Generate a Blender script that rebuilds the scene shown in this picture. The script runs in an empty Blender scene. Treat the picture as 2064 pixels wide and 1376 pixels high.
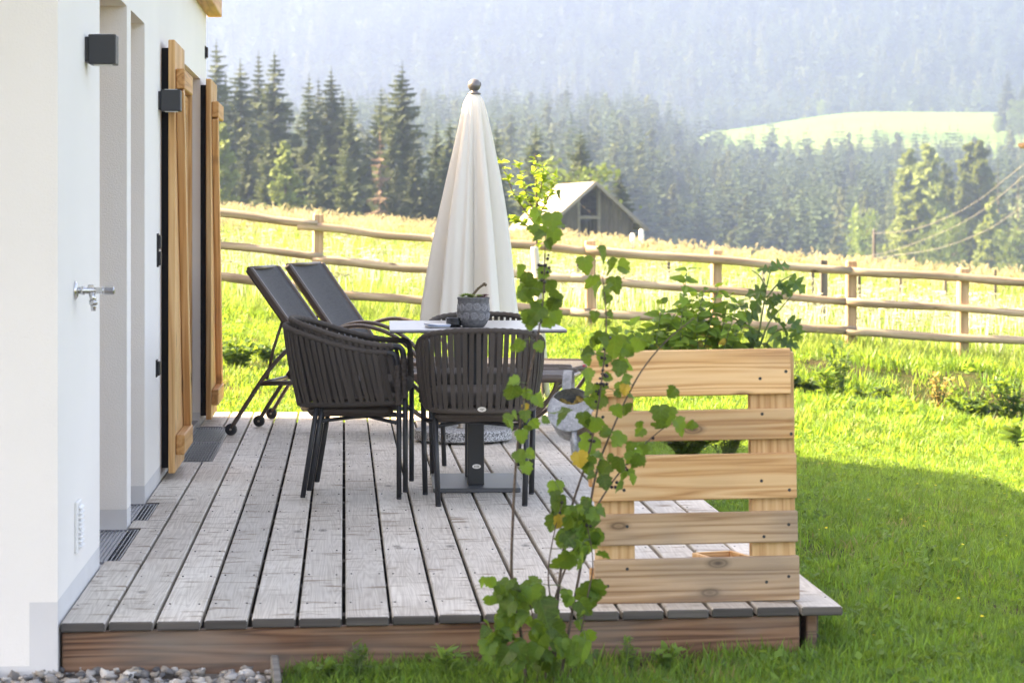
import bpy, math, random
import numpy as np
from mathutils import Vector, Matrix, Euler, Quaternion
from mathutils import noise as mnoise

SC = bpy.context.scene
COL = SC.collection
rnd = random.Random(7)
nrg = np.random.default_rng(11)

# ------------------------------------------------------------------ camera
F = 4873.0            # focal length in photo pixels (85 mm on 36 mm, 2064 px wide)
CU, VH = 1032.0, 448.0
CAMH = 1.22
YAW = math.radians(3.97)
CS, SN = math.cos(YAW), math.sin(YAW)
cd = bpy.data.cameras.new('Camera')
cam = bpy.data.objects.new('Camera', cd); COL.objects.link(cam)
cam.location = (0, 0, CAMH)
cam.rotation_euler = (math.radians(90), 0, -YAW)
cd.sensor_width = 36.0
cd.lens = F / 2064 * 36
cd.shift_y = -(688 - VH) / 2064
cd.clip_start = 0.1; cd.clip_end = 9000
cd.dof.use_dof = True
cd.dof.focus_distance = 11.2
cd.dof.aperture_fstop = 6.3
SC.camera = cam

# ------------------------------------------------------------------ world, sun, exposure
SUN_EL = math.radians(33)
SUN_DIR_H = Vector((-1.0, 0.28, 0)).normalized()       # horizontal direction towards the sun
w = bpy.data.worlds.new('World'); SC.world = w; w.use_nodes = True
nt = w.node_tree; nt.nodes.clear()
sky = nt.nodes.new('ShaderNodeTexSky'); sky.sky_type = 'NISHITA'; sky.sun_disc = False
sky.sun_elevation = SUN_EL; sky.sun_rotation = math.atan2(SUN_DIR_H.x, SUN_DIR_H.y)
sky.air_density = 0.5; sky.dust_density = 2.0; sky.ozone_density = 0.3
bg = nt.nodes.new('ShaderNodeBackground'); bg.inputs[1].default_value = 0.15
wo = nt.nodes.new('ShaderNodeOutputWorld')
nt.links.new(sky.outputs[0], bg.inputs[0]); nt.links.new(bg.outputs[0], wo.inputs[0])
sd = bpy.data.lights.new('Sun', 'SUN'); sd.energy = 4.4; sd.angle = math.radians(0.53); sd.color = (1.0, 0.93, 0.80)
sun = bpy.data.objects.new('Sun', sd); COL.objects.link(sun)
ld = -(SUN_DIR_H * math.cos(SUN_EL) + Vector((0, 0, math.sin(SUN_EL))))
sun.rotation_euler = ld.to_track_quat('-Z', 'Y').to_euler()
sun.location = (-30, 10, 40)
SC.view_settings.view_transform = 'Standard'; SC.view_settings.look = 'None'
SC.view_settings.gamma = 1.0; SC.view_settings.use_curve_mapping = False
SC.view_settings.exposure = 3.05
SC.view_settings.use_white_balance = True              # camera white balance set for open shade
SC.view_settings.white_balance_temperature = 10300; SC.view_settings.white_balance_tint = 12
SC.render.engine = 'CYCLES'
cy = SC.cycles
cy.max_bounces = 8; cy.diffuse_bounces = 4; cy.glossy_bounces = 3; cy.transmission_bounces = 5
cy.transparent_max_bounces = 8; cy.volume_bounces = 1
cy.sample_clamp_indirect = 6.0
cy.use_denoising = True
cy.caustics_reflective = False; cy.caustics_refractive = False

# ------------------------------------------------------------------ helpers: coordinates
def W(lat, dep, z=0.0):
    return Vector((dep * SN + lat * CS, dep * CS - lat * SN, z))
def U(u, v, dep):
    return W((u - CU) / F * dep, dep, CAMH - (v - VH) / F * dep)
def G(u, v, z=0.0):
    dep = (CAMH - z) * F / (v - VH)
    return W((u - CU) / F * dep, dep, z)
def LD(x, y):
    return (x * CS - y * SN, x * SN + y * CS)

# ------------------------------------------------------------------ helpers: meshes and objects
class MB:
    def __init__(s): s.v = []; s.f = []; s.sm = False
    def add(s, vs, fs):
        b = len(s.v); s.v += [tuple(p) for p in vs]; s.f += [tuple(i + b for i in q) for q in fs]
    def cbox(s, c, size, ch=0.004, rot=None):
        hx, hy, hz = size[0] / 2, size[1] / 2, size[2] / 2
        ch = min(ch, hx * .9, hy * .9, hz * .9)
        vs = []; idx = {}
        for sx in (-1, 1):
            for sy in (-1, 1):
                for sz in (-1, 1):
                    for a in range(3):
                        p = [sx * (hx - ch), sy * (hy - ch), sz * (hz - ch)]
                        p[a] = (sx * hx, sy * hy, sz * hz)[a]
                        idx[(sx, sy, sz, a)] = len(vs); vs.append(Vector(p))
        fs = []
        for a in range(3):
            b, c2 = (a + 1) % 3, (a + 2) % 3
            for sg in (-1, 1):
                q = []
                for (tb, tc) in ((-1, -1), (1, -1), (1, 1), (-1, 1)):
                    k = [0, 0, 0]; k[a] = sg; k[b] = tb; k[c2] = tc
                    q.append(idx[(k[0], k[1], k[2], a)])
                fs.append(q if sg > 0 else q[::-1])
            for tb in (-1, 1):
                for tc in (-1, 1):
                    k0 = [0, 0, 0]; k1 = [0, 0, 0]
                    k0[a] = -1; k1[a] = 1; k0[b] = k1[b] = tb; k0[c2] = k1[c2] = tc
                    q = [idx[(*k0, b)], idx[(*k1, b)], idx[(*k1, c2)], idx[(*k0, c2)]]
                    fs.append(q if tb * tc < 0 else q[::-1])
        for sx in (-1, 1):
            for sy in (-1, 1):
                for sz in (-1, 1):
                    q = [idx[(sx, sy, sz, a)] for a in range(3)]
                    fs.append(q if sx * sy * sz > 0 else q[::-1])
        c = Vector(c)
        if rot is not None: vs = [rot @ p for p in vs]
        s.add([p + c for p in vs], fs)
    def box(s, lo, hi):
        x0, y0, z0 = lo; x1, y1, z1 = hi
        s.add([(x0,y0,z0),(x1,y0,z0),(x1,y1,z0),(x0,y1,z0),(x0,y0,z1),(x1,y0,z1),(x1,y1,z1),(x0,y1,z1)],
              [(0,3,2,1),(4,5,6,7),(0,1,5,4),(1,2,6,5),(2,3,7,6),(3,0,4,7)])
    def quad(s, a, b, c, d): s.add([a, b, c, d], [(0, 1, 2, 3)])
    def tube(s, pts, rad, n=8, cap=True, flat=None):
        pts = [Vector(p) for p in pts]; m = len(pts)
        if not hasattr(rad, '__len__'): rad = [rad] * m
        up = None; rings = []
        for i, p in enumerate(pts):
            t = (pts[min(i + 1, m - 1)] - pts[max(i - 1, 0)])
            if t.length < 1e-9: t = Vector((0, 0, 1))
            t.normalize()
            if up is None:
                up = Vector((0, 0, 1)) if abs(t.z) < .9 else Vector((1, 0, 0))
            up = (up - t * up.dot(t))
            if up.length < 1e-6: up = t.orthogonal()
            up.normalize(); sd_ = t.cross(up)
            r = rad[i]; fy = 1.0 if flat is None else flat
            rings.append([p + (up * math.cos(2*math.pi*k/n) * fy + sd_ * math.sin(2*math.pi*k/n)) * r for k in range(n)])
        vs = [q for r in rings for q in r]; fs = []
        for i in range(m - 1):
            for k in range(n):
                k2 = (k + 1) % n
                fs.append((i*n+k, i*n+k2, (i+1)*n+k2, (i+1)*n+k))
        if cap:
            fs.append(tuple(range(n))[::-1]); fs.append(tuple((m-1)*n + k for k in range(n)))
        s.add(vs, fs)
    def lathe(s, prof, c=(0, 0, 0), n=32, rot=None, cap=True, rf=None):
        vs = []; fs = []; m = len(prof); c = Vector(c)
        for (r, z) in prof:
            for k in range(n):
                a = 2*math.pi*k/n; rr = r if rf is None else r * rf(a, z)
                p = Vector((rr*math.cos(a), rr*math.sin(a), z))
                if rot is not None: p = rot @ p
                vs.append(p + c)
        for i in range(m - 1):
            for k in range(n):
                k2 = (k+1) % n
                fs.append((i*n+k, i*n+k2, (i+1)*n+k2, (i+1)*n+k))
        if cap:
            fs.append(tuple(range(n))[::-1]); fs.append(tuple((m-1)*n+k for k in range(n)))
        s.add(vs, fs)
    def blob(s, c, r, sub=1, seed=0, amp=.2, sc=(1, 1, 1), rot=None):
        vs, fs = ICO[sub]; c = Vector(c); o = Vector((seed * 3.1, seed * 1.7, seed * .9))
        out = []
        for p in vs:
            k = 1 + amp * mnoise.noise(p * 1.3 + o)
            q = Vector((p.x*sc[0], p.y*sc[1], p.z*sc[2])) * (r*k)
            if rot is not None: q = rot @ q
            out.append(q + c)
        s.add(out, fs)
    def mesh(s, name, mats, smooth=None):
        me = bpy.data.meshes.new(name)
        me.from_pydata(s.v, [], s.f)
        for m in (mats if isinstance(mats, (list, tuple)) else [mats]): me.materials.append(m)
        sm = s.sm if smooth is None else smooth
        if sm: me.polygons.foreach_set('use_smooth', [True] * len(me.polygons))
        me.update(); return me
    def build(s, name, mats, parent=None, smooth=None, loc=None, rot=None):
        return obj(name, s.mesh(name, mats, smooth), parent, loc, rot)

def ico(sub):
    import bmesh
    bm = bmesh.new(); bmesh.ops.create_icosphere(bm, subdivisions=sub, radius=1.0)
    bm.verts.ensure_lookup_table()
    r = ([v.co.copy() for v in bm.verts], [tuple(v.index for v in f.verts) for f in bm.faces]); bm.free(); return r
ICO = {1: ico(1), 2: ico(2), 3: ico(3)}

def obj(name, me, parent=None, loc=None, rot=None):
    o = bpy.data.objects.new(name, me); COL.objects.link(o)
    if parent is not None: o.parent = parent
    if loc is not None: o.location = loc
    if rot is not None: o.rotation_euler = rot
    return o
def tag(o, label, cat=None, group=None, kind=None):
    o['label'] = label
    if cat: o['category'] = cat
    if group: o['group'] = group
    if kind: o['kind'] = kind
    return o
def empty(name, loc, label, cat, group=None, rz=0.0, kind=None):
    o = bpy.data.objects.new(name, None); COL.objects.link(o); o.location = loc; o.rotation_euler = (0, 0, rz)
    o.empty_display_size = .1
    return tag(o, label, cat, group, kind)
def copy_tree(o, parent=None):
    c = o.copy(); COL.objects.link(c); c.parent = parent
    for ch in o.children: copy_tree(ch, c)
    return c
def catmull(pts, n=8):
    pts = [Vector(p) for p in pts]; out = []
    P = [pts[0]*2 - pts[1]] + pts + [pts[-1]*2 - pts[-2]]
    for i in range(1, len(P) - 2):
        for k in range(n):
            t = k / n
            a, b, c, d = P[i-1], P[i], P[i+1], P[i+2]
            out.append(.5*((2*b) + (c-a)*t + (2*a-5*b+4*c-d)*t*t + (3*b-a-3*c+d)*t**3))
    out.append(pts[-1]); return out
def sstep(a, b, x):
    t = min(1, max(0, (x - a) / (b - a))); return t*t*(3-2*t)

# ------------------------------------------------------------------ helpers: materials
class NT:
    def __init__(s, name):
        s.m = bpy.data.materials.new(name); s.m.use_nodes = True
        s.t = s.m.node_tree; s.t.nodes.clear()
        s.out = s.t.nodes.new('ShaderNodeOutputMaterial')
    def n(s, ty, ins=None, **pr):
        nd = s.t.nodes.new(ty)
        for k, v in pr.items(): setattr(nd, k, v)
        if ins:
            for k, v in ins.items(): s.set(nd.inputs[k], v)
        return nd
    def set(s, sock, v):
        if isinstance(v, bpy.types.NodeSocket): s.t.links.new(v, sock)
        elif isinstance(v, bpy.types.Node): s.t.links.new(v.outputs[0], sock)
        else:
            if isinstance(v, (tuple, list)) and len(v) == 3 and sock.type == 'RGBA': v = (*v, 1)
            sock.default_value = v
    def math(s, op, a, b=0.0, clamp=False):
        nd = s.t.nodes.new('ShaderNodeMath'); nd.operation = op; nd.use_clamp = clamp
        s.set(nd.inputs[0], a); s.set(nd.inputs[1], b); return nd.outputs[0]
    def mix(s, f, a, b, bt='MIX'):
        nd = s.t.nodes.new('ShaderNodeMix'); nd.data_type = 'RGBA'; nd.blend_type = bt
        s.set(nd.inputs[0], f); s.set(nd.inputs[6], a); s.set(nd.inputs[7], b); return nd.outputs[2]
    def ramp(s, f, st):
        nd = s.t.nodes.new('ShaderNodeValToRGB'); s.set(nd.inputs[0], f)
        e = nd.color_ramp.elements
        while len(e) < len(st): e.new(.5)
        for i, (p, c) in enumerate(st):
            e[i].position = p
            e[i].color = (*c, 1) if isinstance(c, (tuple, list)) else (c, c, c, 1)
        return nd.outputs[0]
    def coord(s, kind='Object', sc=(1, 1, 1), rand=True, rs=7.0):
        tc = s.n('ShaderNodeTexCoord').outputs[kind]
        if rand:
            r = s.n('ShaderNodeObjectInfo').outputs['Random']
            r = s.math('MULTIPLY', r, rs)
            cmb = s.n('ShaderNodeCombineXYZ', {0: r, 1: s.math('MULTIPLY', r, 2.3), 2: s.math('MULTIPLY', r, 1.7)})
            tc = s.n('ShaderNodeVectorMath', {0: tc, 1: cmb.outputs[0]}, operation='ADD').outputs[0]
        return s.n('ShaderNodeVectorMath', {0: tc, 1: sc}, operation='MULTIPLY').outputs[0]
    def noise(s, vec, scale, detail=3, rough=.5, dist=0.0):
        return s.n('ShaderNodeTexNoise', {'Vector': vec, 'Scale': scale, 'Detail': detail, 'Roughness': rough, 'Distortion': dist}).outputs[0]
    def bump(s, h, strength=.3, dist=.01):
        return s.n('ShaderNodeBump', {'Height': h, 'Strength': strength, 'Distance': dist}).outputs[0]
    def pbr(s, col, rough=.6, metal=0.0, spec=.4, normal=None, **kw):
        nd = s.n('ShaderNodeBsdfPrincipled', {'Base Color': col, 'Roughness': rough, 'Metallic': metal, 'Specular IOR Level': spec})
        if normal is not None: s.set(nd.inputs['Normal'], normal)
        for k, v in kw.items(): s.set(nd.inputs[k], v)
        return nd
    def done(s, sh):
        s.t.links.new(sh.outputs[0] if isinstance(sh, bpy.types.Node) else sh, s.out.inputs[0]); return s.m
    def rnd(s): return s.n('ShaderNodeObjectInfo').outputs['Random']

def plain(name, col, rough=.6, metal=0.0, spec=.4, nz=0.0, nsc=60, bump=0.0):
    t = NT(name); v = t.coord('Object', rand=False); c = col; nm = None
    nv = t.noise(v, nsc, 3)
    if nz: c = t.mix(1.0, col, t.ramp(nv, [(.3, 1 - nz), (.7, 1 + nz * .5)]), 'MULTIPLY')
    if bump: nm = t.bump(nv, bump, .004)
    return t.done(t.pbr(c, rough, metal, spec, nm))

def wood(name, dark, mid, light, axis=0, ring=9, knot=.0, rough=.65, var=.15, grain=1.0, cross=0.0, grey=0.0, thin=None):
    """procedural timber with its grain along a local axis"""
    t = NT(name)
    sc = [14.0, 14.0, 14.0]; sc[axis] = .55
    v = t.coord('Object', tuple(sc), rs=31.0)
    big = t.noise(v, .55, 3, .5)
    wv = t.math('MULTIPLY', big, ring)
    rings = t.math('FRACT', wv)
    rings = t.math('ABSOLUTE', t.math('SUBTRACT', t.math('MULTIPLY', rings, 2), 1))
    sc2 = [160.0, 160.0, 160.0]; sc2[axis] = 3.0
    fib = t.noise(t.coord('Object', tuple(sc2), rs=13.0), 1.0, 4, .6)
    tone = t.noise(t.coord('Object', (1.5, 1.5, 1.5), rs=17.0), 1.0, 2)
    f = t.math('ADD', t.math('MULTIPLY', rings, .38 * grain), t.math('MULTIPLY', fib, .5))
    f = t.math('ADD', f, t.math('MULTIPLY', t.math('SUBTRACT', tone, .5), .5))
    c = t.ramp(f, [(.12, dark), (.42, mid), (.75, light)])
    h = f
    if knot > 0:
        sk = [9.0, 9.0, 9.0]; sk[axis] = 4.0
        if thin is not None: sk[thin] = 0.0
        vo = t.n('ShaderNodeTexVoronoi', {'Vector': t.coord('Object', tuple(sk), rs=23.0), 'Scale': 1.0, 'Randomness': 1.0})
        sel = t.math('GREATER_THAN', t.n('ShaderNodeSeparateColor', {0: vo.outputs['Color']}).outputs[0], 1 - knot)
        k = t.math('MULTIPLY', t.ramp(vo.outputs['Distance'], [(.05, 1.0), (.10, .45), (.12, .8), (.15, .35), (.21, 0.0)]), sel)
        c = t.mix(k, c, tuple(x * .32 for x in dark))
    if cross > 0:
        sx = [7.0, 7.0, 7.0]; sx[axis] = 22.0
        cr = t.noise(t.coord('Object', tuple(sx), rs=41.0), 1.0, 2, .5)
        cr = t.ramp(cr, [(.58, 0.0), (.70, 1.0)])
        c = t.mix(t.math('MULTIPLY', cr, cross), c, (dark[0]*.62, dark[1]*.52, dark[2]*.42))
    if grey > 0:
        g = t.ramp(t.noise(t.coord('Object', (2.2, 2.2, 5.0), rs=9.0), 1.0, 3), [(.45, 0.0), (.75, 1.0)])
        c = t.mix(t.math('MULTIPLY', g, grey), c, (.22, .19, .16))
    rr = t.rnd()
    c = t.mix(1.0, c, t.ramp(rr, [(0.0, 1 - var), (1.0, 1 + var * .6)]), 'MULTIPLY')
    return t.done(t.pbr(c, rough, 0, .35, t.bump(h, .35, .003)))

def leaf(name, col, tcol, trans=.35, rough=.45, var=.35, spec=.35, veins=False):
    t = NT(name); r = t.rnd()
    nz = t.noise(t.coord('Object', rand=True), 9, 2)
    k = t.ramp(r, [(0, 1 - var), (1, 1 + var)])
    c = t.mix(1.0, col, k, 'MULTIPLY')
    c = t.mix(t.ramp(nz, [(.4, 0.0), (.75, .5)]), c, tuple(min(1, x * 1.5) for x in col))
    if veins:
        sp = t.n('ShaderNodeSeparateXYZ', {0: t.n('ShaderNodeTexCoord').outputs['Object']})
        ax_ = t.math('ABSOLUTE', sp.outputs[0])
        st_ = t.math('ABSOLUTE', t.math('SUBTRACT', t.math('FRACT', t.math('MULTIPLY', t.math('SUBTRACT', sp.outputs[1], t.math('MULTIPLY', ax_, .75)), 4.5)), .5))
        vn = t.math('MAXIMUM', t.ramp(st_, [(.03, 1.0), (.09, 0.0)]), t.ramp(ax_, [(.012, 1.0), (.03, 0.0)]))
        c = t.mix(t.math('MULTIPLY', vn, .55), c, tuple(min(1, x * 2.0) for x in col))
        c = t.mix(t.ramp(t.noise(t.coord('Object', rand=True), 3.5, 3), [(.56, 0.0), (.74, .55)]), c, (.16, .15, .04))
    p = t.pbr(c, rough, 0, spec)
    tr = t.n('ShaderNodeBsdfTranslucent', {'Color': t.mix(1.0, tcol, k, 'MULTIPLY')})
    mx = t.n('ShaderNodeMixShader', {0: trans}); t.t.links.new(p.outputs[0], mx.inputs[1]); t.t.links.new(tr.outputs[0], mx.inputs[2])
    return t.done(mx)

def make_materials():
    m = {}
    t = NT('plaster'); v = t.coord('Object', rand=False)
    n1 = t.noise(v, 170, 3, .6); n2 = t.noise(v, 1.2, 3)
    c = t.mix(1.0, (.88, .845, .795), t.ramp(n2, [(.3, .95), (.7, 1.0)]), 'MULTIPLY')
    m['plaster'] = t.done(t.pbr(c, .9, 0, .2, t.bump(n1, .55, .004)))
    t = NT('plinth_render'); v = t.coord('Object', rand=False)
    m['plinth'] = t.done(t.pbr(t.mix(t.noise(v, 6, 4), (.62, .61, .60), (.72, .71, .70)), .9, 0, .2, t.bump(t.noise(v, 220, 2), .2, .002)))
    m['deck'] = wood('deck_larch', (.42, .355, .29), (.65, .585, .505), (.78, .725, .645), 1, ring=34, knot=.10, rough=.62, var=.2, cross=.95, grain=.5, thin=2, grey=.22)
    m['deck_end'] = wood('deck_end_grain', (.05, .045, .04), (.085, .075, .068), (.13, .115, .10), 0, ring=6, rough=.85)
    m['fascia'] = wood('fascia_larch', (.065, .028, .015), (.17, .078, .042), (.27, .14, .08), 0, ring=15, knot=.75, grain=1.7, rough=.6, var=.1, grey=.75, thin=1)
    m['joist'] = wood('joist_wood', (.05, .035, .025), (.09, .07, .05), (.12, .09, .07), 0)
    m['pallet'] = wood('pallet_pine', (.40, .175, .065), (.66, .365, .16), (.77, .49, .255), 0, ring=15, knot=.72, rough=.68, var=.24, grey=.32, thin=1, grain=1.5)
    m['pallet_w'] = wood('pallet_pine_weathered', (.24, .125, .06), (.43, .27, .15), (.55, .375, .235), 0, ring=15, knot=.8, rough=.72, var=.2, grey=.7, thin=1, grain=1.6)
    m['pallet_z'] = wood('pallet_pine_upright', (.45, .225, .09), (.66, .40, .19), (.76, .51, .28), 2, ring=12, knot=.2, rough=.62, var=.12, thin=1)
    m['larch_z'] = wood('shutter_larch', (.42, .185, .055), (.64, .345, .14), (.72, .45, .22), 2, ring=12, knot=.25, rough=.5, var=.12, thin=0)
    m['larch_y'] = wood('shutter_larch_batten', (.38, .15, .04), (.60, .285, .095), (.70, .39, .16), 1, ring=8, knot=.1, rough=.5, var=.12)
    m['larch_x'] = wood('shutter_larch_cross', (.38, .15, .04), (.60, .285, .095), (.70, .39, .16), 0, ring=8, knot=.1, rough=.5, var=.12)
    m['rail'] = wood('fence_pole', (.17, .115, .075), (.33, .245, .17), (.46, .37, .27), 0, ring=5, knot=.25, rough=.75, var=.1)
    m['post'] = wood('fence_post', (.25, .165, .095), (.40, .28, .175), (.50, .37, .24), 2, ring=6, knot=.15, rough=.75, var=.1)
    m['stake'] = wood('stake_wood', (.38, .32, .25), (.55, .49, .41), (.68, .63, .55), 2, ring=5, knot=.1, rough=.75)
    m['barn'] = wood('barn_board', (.042, .036, .032), (.080, .070, .061), (.125, .112, .10), 2, ring=5, knot=.05, rough=.85, var=.35)
    m['barnx'] = wood('barn_beam', (.12, .11, .10), (.20, .185, .165), (.28, .26, .235), 0, ring=5, rough=.85, var=.2)
    m['shingle'] = wood('barn_shingle', (.24, .19, .15), (.38, .32, .27), (.48, .42, .36), 1, ring=4, rough=.8, var=.3)
    m['frame_metal'] = plain('black_powder_coat', (.022, .023, .026), .42, 0, .5, .1, 300)
    m['lounger_metal'] = plain('bronze_powder_coat', (.115, .082, .064), .36, .3, .5, .06, 300)
    t = NT('sling_fabric'); v = t.coord('Object', rand=False)
    wv = t.n('ShaderNodeTexChecker', {'Vector': v, 'Scale': 420.0}).outputs[1]
    st = t.noise(t.coord('Object', (220, 12, 220), rand=False), 1, 3)
    c = t.mix(t.math('ADD', t.math('MULTIPLY', wv, .25), t.math('MULTIPLY', st, .7)), (.030, .029, .031), (.125, .120, .122))
    m['sling'] = t.done(t.pbr(c, .75, 0, .3, t.bump(wv, .3, .001)))
    t = NT('strap_fabric'); v = t.coord('Object', rand=False)
    c = t.mix(t.noise(v, 400, 3), (.052, .042, .036), (.105, .086, .073)); 
    c = t.mix(1.0, c, t.ramp(t.rnd(), [(0, .8), (1, 1.15)]), 'MULTIPLY')
    m['strap'] = t.done(t.pbr(c, .8, 0, .25, t.bump(t.noise(v, 700, 2), .4, .001)))
    m['cushion'] = plain('cushion_fabric', (.085, .073, .064), .8, 0, .25, .2, 400, .3)
    m['seatpan'] = plain('seat_pan', (.06, .045, .036), .55, 0, .3)
    m['silver'] = plain('silver_badge', (.75, .75, .76), .3, .9)
    m['ink'] = plain('badge_ink', (.08, .08, .08), .5)
    m['tabletop'] = plain('table_laminate', (.30, .285, .29), .28, 0, .6, .12, 40)
    m['table_edge'] = plain('table_edge', (.05, .04, .038), .5)
    m['plate'] = plain('steel_plate', (.10, .105, .115), .38, .3, .5, .12, 200)
    t = NT('granite'); v = t.coord('Object', rand=False)
    vo = t.n('ShaderNodeTexVoronoi', {'Vector': v, 'Scale': 190.0}).outputs['Color']
    g = t.n('ShaderNodeSeparateColor', {0: vo}).outputs[0]
    c = t.ramp(g, [(.1, .06), (.35, .25), (.6, .42), (.9, .60)])
    m['granite'] = t.done(t.pbr(c, .6, 0, .4, t.bump(g, .2, .002)))
    t = NT('canopy_cloth'); v = t.coord('Object', (6, 6, 1.5), rand=False)
    c = t.mix(t.noise(v, 2, 3), (.90, .855, .77), (.94, .905, .835))
    fb = t.noise(t.coord('Object', (900, 900, 900), rand=False), 1, 1)
    p = t.pbr(c, .85, 0, .15, t.bump(t.noise(t.coord('Object', (40, 40, 9), rand=False), 1, 3), .25, .01))
    tr = t.n('ShaderNodeBsdfTranslucent', {'Color': (.95, .91, .82)})
    mx = t.n('ShaderNodeMixShader', {0: .2}); t.t.links.new(p.outputs[0], mx.inputs[1]); t.t.links.new(tr.outputs[0], mx.inputs[2])
    m['canopy'] = t.done(mx)
    m['finial'] = plain('finial_metal', (.20, .19, .19), .33, .5, .5)
    m['pole'] = plain('pole_metal', (.35, .32, .28), .35, .7)
    t = NT('zinc'); v = t.coord('Object', rand=False)
    vo = t.n('ShaderNodeTexVoronoi', {'Vector': v, 'Scale': 120.0, 'Randomness': 1.0}, distance='MANHATTAN')
    g = t.n('ShaderNodeSeparateColor', {0: vo.outputs['Color']}).outputs[0]
    g2 = t.math('ADD', t.math('MULTIPLY', g, .22), t.math('MULTIPLY', t.noise(v, 22, 5, .65), .8))
    m['zinc'] = t.done(t.pbr(t.ramp(g2, [(.25, (.17, .18, .20)), (.55, (.30, .315, .34)), (.8, (.44, .46, .49))]), t.ramp(g2, [(.3, .65), (.8, .5)]), .25, .4))
    m['chrome'] = plain('chrome_brass', (.62, .61, .60), .22, .95, .5, .12, 60)
    m['rubber'] = plain('dark_plastic', (.02, .02, .022), .5)
    m['white_plastic'] = plain('white_plastic', (.80, .79, .77), .45)
    m['grate'] = plain('galvanised_grate', (.33, .34, .37), .35, .8, .5, .2, 150)
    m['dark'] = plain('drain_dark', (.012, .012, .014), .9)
    m['soil'] = plain('soil', (.07, .045, .03), .95, 0, .1, .5, 60, .8)
    m['foil'] = plain('black_foil', (.02, .02, .022), .22, 0, .7)
    m['pot'] = plain('pot_concrete', (.16, .16, .165), .85, 0, .2, .35, 90, .3)
    m['relief'] = plain('pot_relief', (.47, .47, .48), .85, 0, .2, .25, 150)
    m['ash'] = plain('black_glaze', (.012, .012, .013), .18, 0, .6)
    m['paper'] = plain('paper', (.78, .80, .84), .6)
    m['paper_blue'] = plain('paper_blue_print', (.25, .36, .62), .5)
    m['string'] = plain('wire', (.12, .10, .09), .6, .3)
    m['ribbon'] = plain('ribbon_blue', (.05, .08, .17), .6)
    m['ribbon_red'] = plain('ribbon_red', (.45, .08, .12), .6)
    m['cable'] = plain('cable_grey', (.26, .24, .21), .6)
    m['gutter'] = plain('copper_gutter', (.11, .055, .035), .5, .3)
    t = NT('pane'); gl = t.n('ShaderNodeBsdfGlossy', {'Color': (.9, .92, .95), 'Roughness': .02}); trn = t.n('ShaderNodeBsdfTransparent', {'Color': (.75, .78, .78)})
    fr = t.n('ShaderNodeFresnel', {'IOR': 1.5}).outputs[0]
    mx = t.n('ShaderNodeMixShader', {0: fr}); t.t.links.new(trn.outputs[0], mx.inputs[1]); t.t.links.new(gl.outputs[0], mx.inputs[2])
    m['pane'] = t.done(mx)
    m['interior'] = plain('room_wall', (.35, .33, .3), .9)
    m['roof'] = plain('roof_sheet', (.10, .09, .085), .6, .2)
    # leaves
    m['currant'] = leaf('currant_leaf', (.060, .118, .022), (.30, .46, .045), .38, .5, .45, .3, True)
    m['currant_y'] = leaf('currant_leaf_yellow', (.50, .34, .05), (.6, .42, .06), .3, .5, .2)
    m['mint'] = leaf('herb_leaf', (.10, .185, .03), (.36, .52, .05), .4, .5, .35, .25)
    m['mint_y'] = leaf('herb_leaf_yellow', (.35, .28, .06), (.5, .40, .08), .35, .5, .25)
    m['tomato'] = leaf('tomato_leaf', (.055, .11, .035), (.2, .34, .05), .3, .5, .25, .3)
    m['sap'] = leaf('sapling_leaf', (.11, .20, .035), (.42, .55, .06), .45, .4, .3)
    m['weed'] = leaf('weed_leaf', (.10, .18, .035), (.30, .44, .06), .35, .6, .3, .2)
    m['shrub'] = leaf('shrub_leaf', (.055, .11, .03), (.25, .38, .05), .35, .5, .35)
    m['dry'] = leaf('dry_plant', (.42, .30, .10), (.5, .4, .12), .35, .6, .3)
    m['grass'] = leaf('grass_blade', (.064, .155, .018), (.30, .47, .05), .42, .42, .4, .35)
    m['grass_b'] = leaf('grass_blade_pale', (.095, .185, .03), (.38, .55, .08), .42, .45, .35, .3)
    m['grass_dry'] = leaf('grass_blade_dry', (.26, .22, .09), (.4, .34, .12), .3, .6, .3, .2)
    m['meadow'] = leaf('meadow_blade', (.105, .175, .04), (.34, .45, .10), .44, .5, .35, .25)
    m['seed'] = leaf('grass_seed_head', (.42, .37, .235), (.5, .45, .28), .35, .7, .3, .15)
    m['umbel'] = leaf('umbel_flower', (.56, .57, .46), (.42, .44, .32), .25, .8, .15, .1)
    m['yellow'] = leaf('yellow_petal', (.72, .56, .03), (.6, .5, .03), .2, .6, .1)
    m['spruce'] = leaf('spruce_needles', (.045, .062, .028), (.10, .13, .04), .18, .7, .35, .15)
    m['spruce_w'] = leaf('spruce_needles_far', (.042, .068, .034), (.09, .13, .05), .15, .7, .5, .1)
    m['larch_t'] = leaf('larch_needles', (.125, .165, .05), (.25, .31, .07), .3, .7, .3, .15)
    m['broad'] = leaf('broadleaf', (.10, .15, .04), (.22, .30, .06), .25, .65, .35, .15)
    m['larch_w'] = leaf('larch_needles_far', (.085, .105, .045), (.14, .17, .06), .2, .7, .4, .1)
    m['broad_w'] = leaf('broadleaf_far', (.09, .12, .05), (.15, .19, .06), .2, .7, .4, .1)
    m['deadn'] = leaf('dead_needles', (.16, .115, .085), (.15, .1, .08), .15, .8, .3, .1)
    m['bark'] = plain('bark', (.13, .10, .08), .9, 0, .15, .4, 12, .6)
    m['twig'] = plain('currant_stem', (.13, .095, .075), .75, 0, .2, .4, 70, .4)
    m['green_stem'] = plain('green_stem', (.10, .15, .05), .6)
    m['berry'] = plain('black_berry', (.018, .012, .016), .25, 0, .5)
    m['tomato_fruit'] = plain('green_tomato', (.36, .42, .16), .3)
    m['sedum'] = leaf('houseleek_green', (.22, .32, .06), (.3, .4, .08), .2, .5, .3)
    m['sedum_r'] = leaf('houseleek_red', (.16, .035, .045), (.2, .06, .06), .15, .5, .3)
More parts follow.
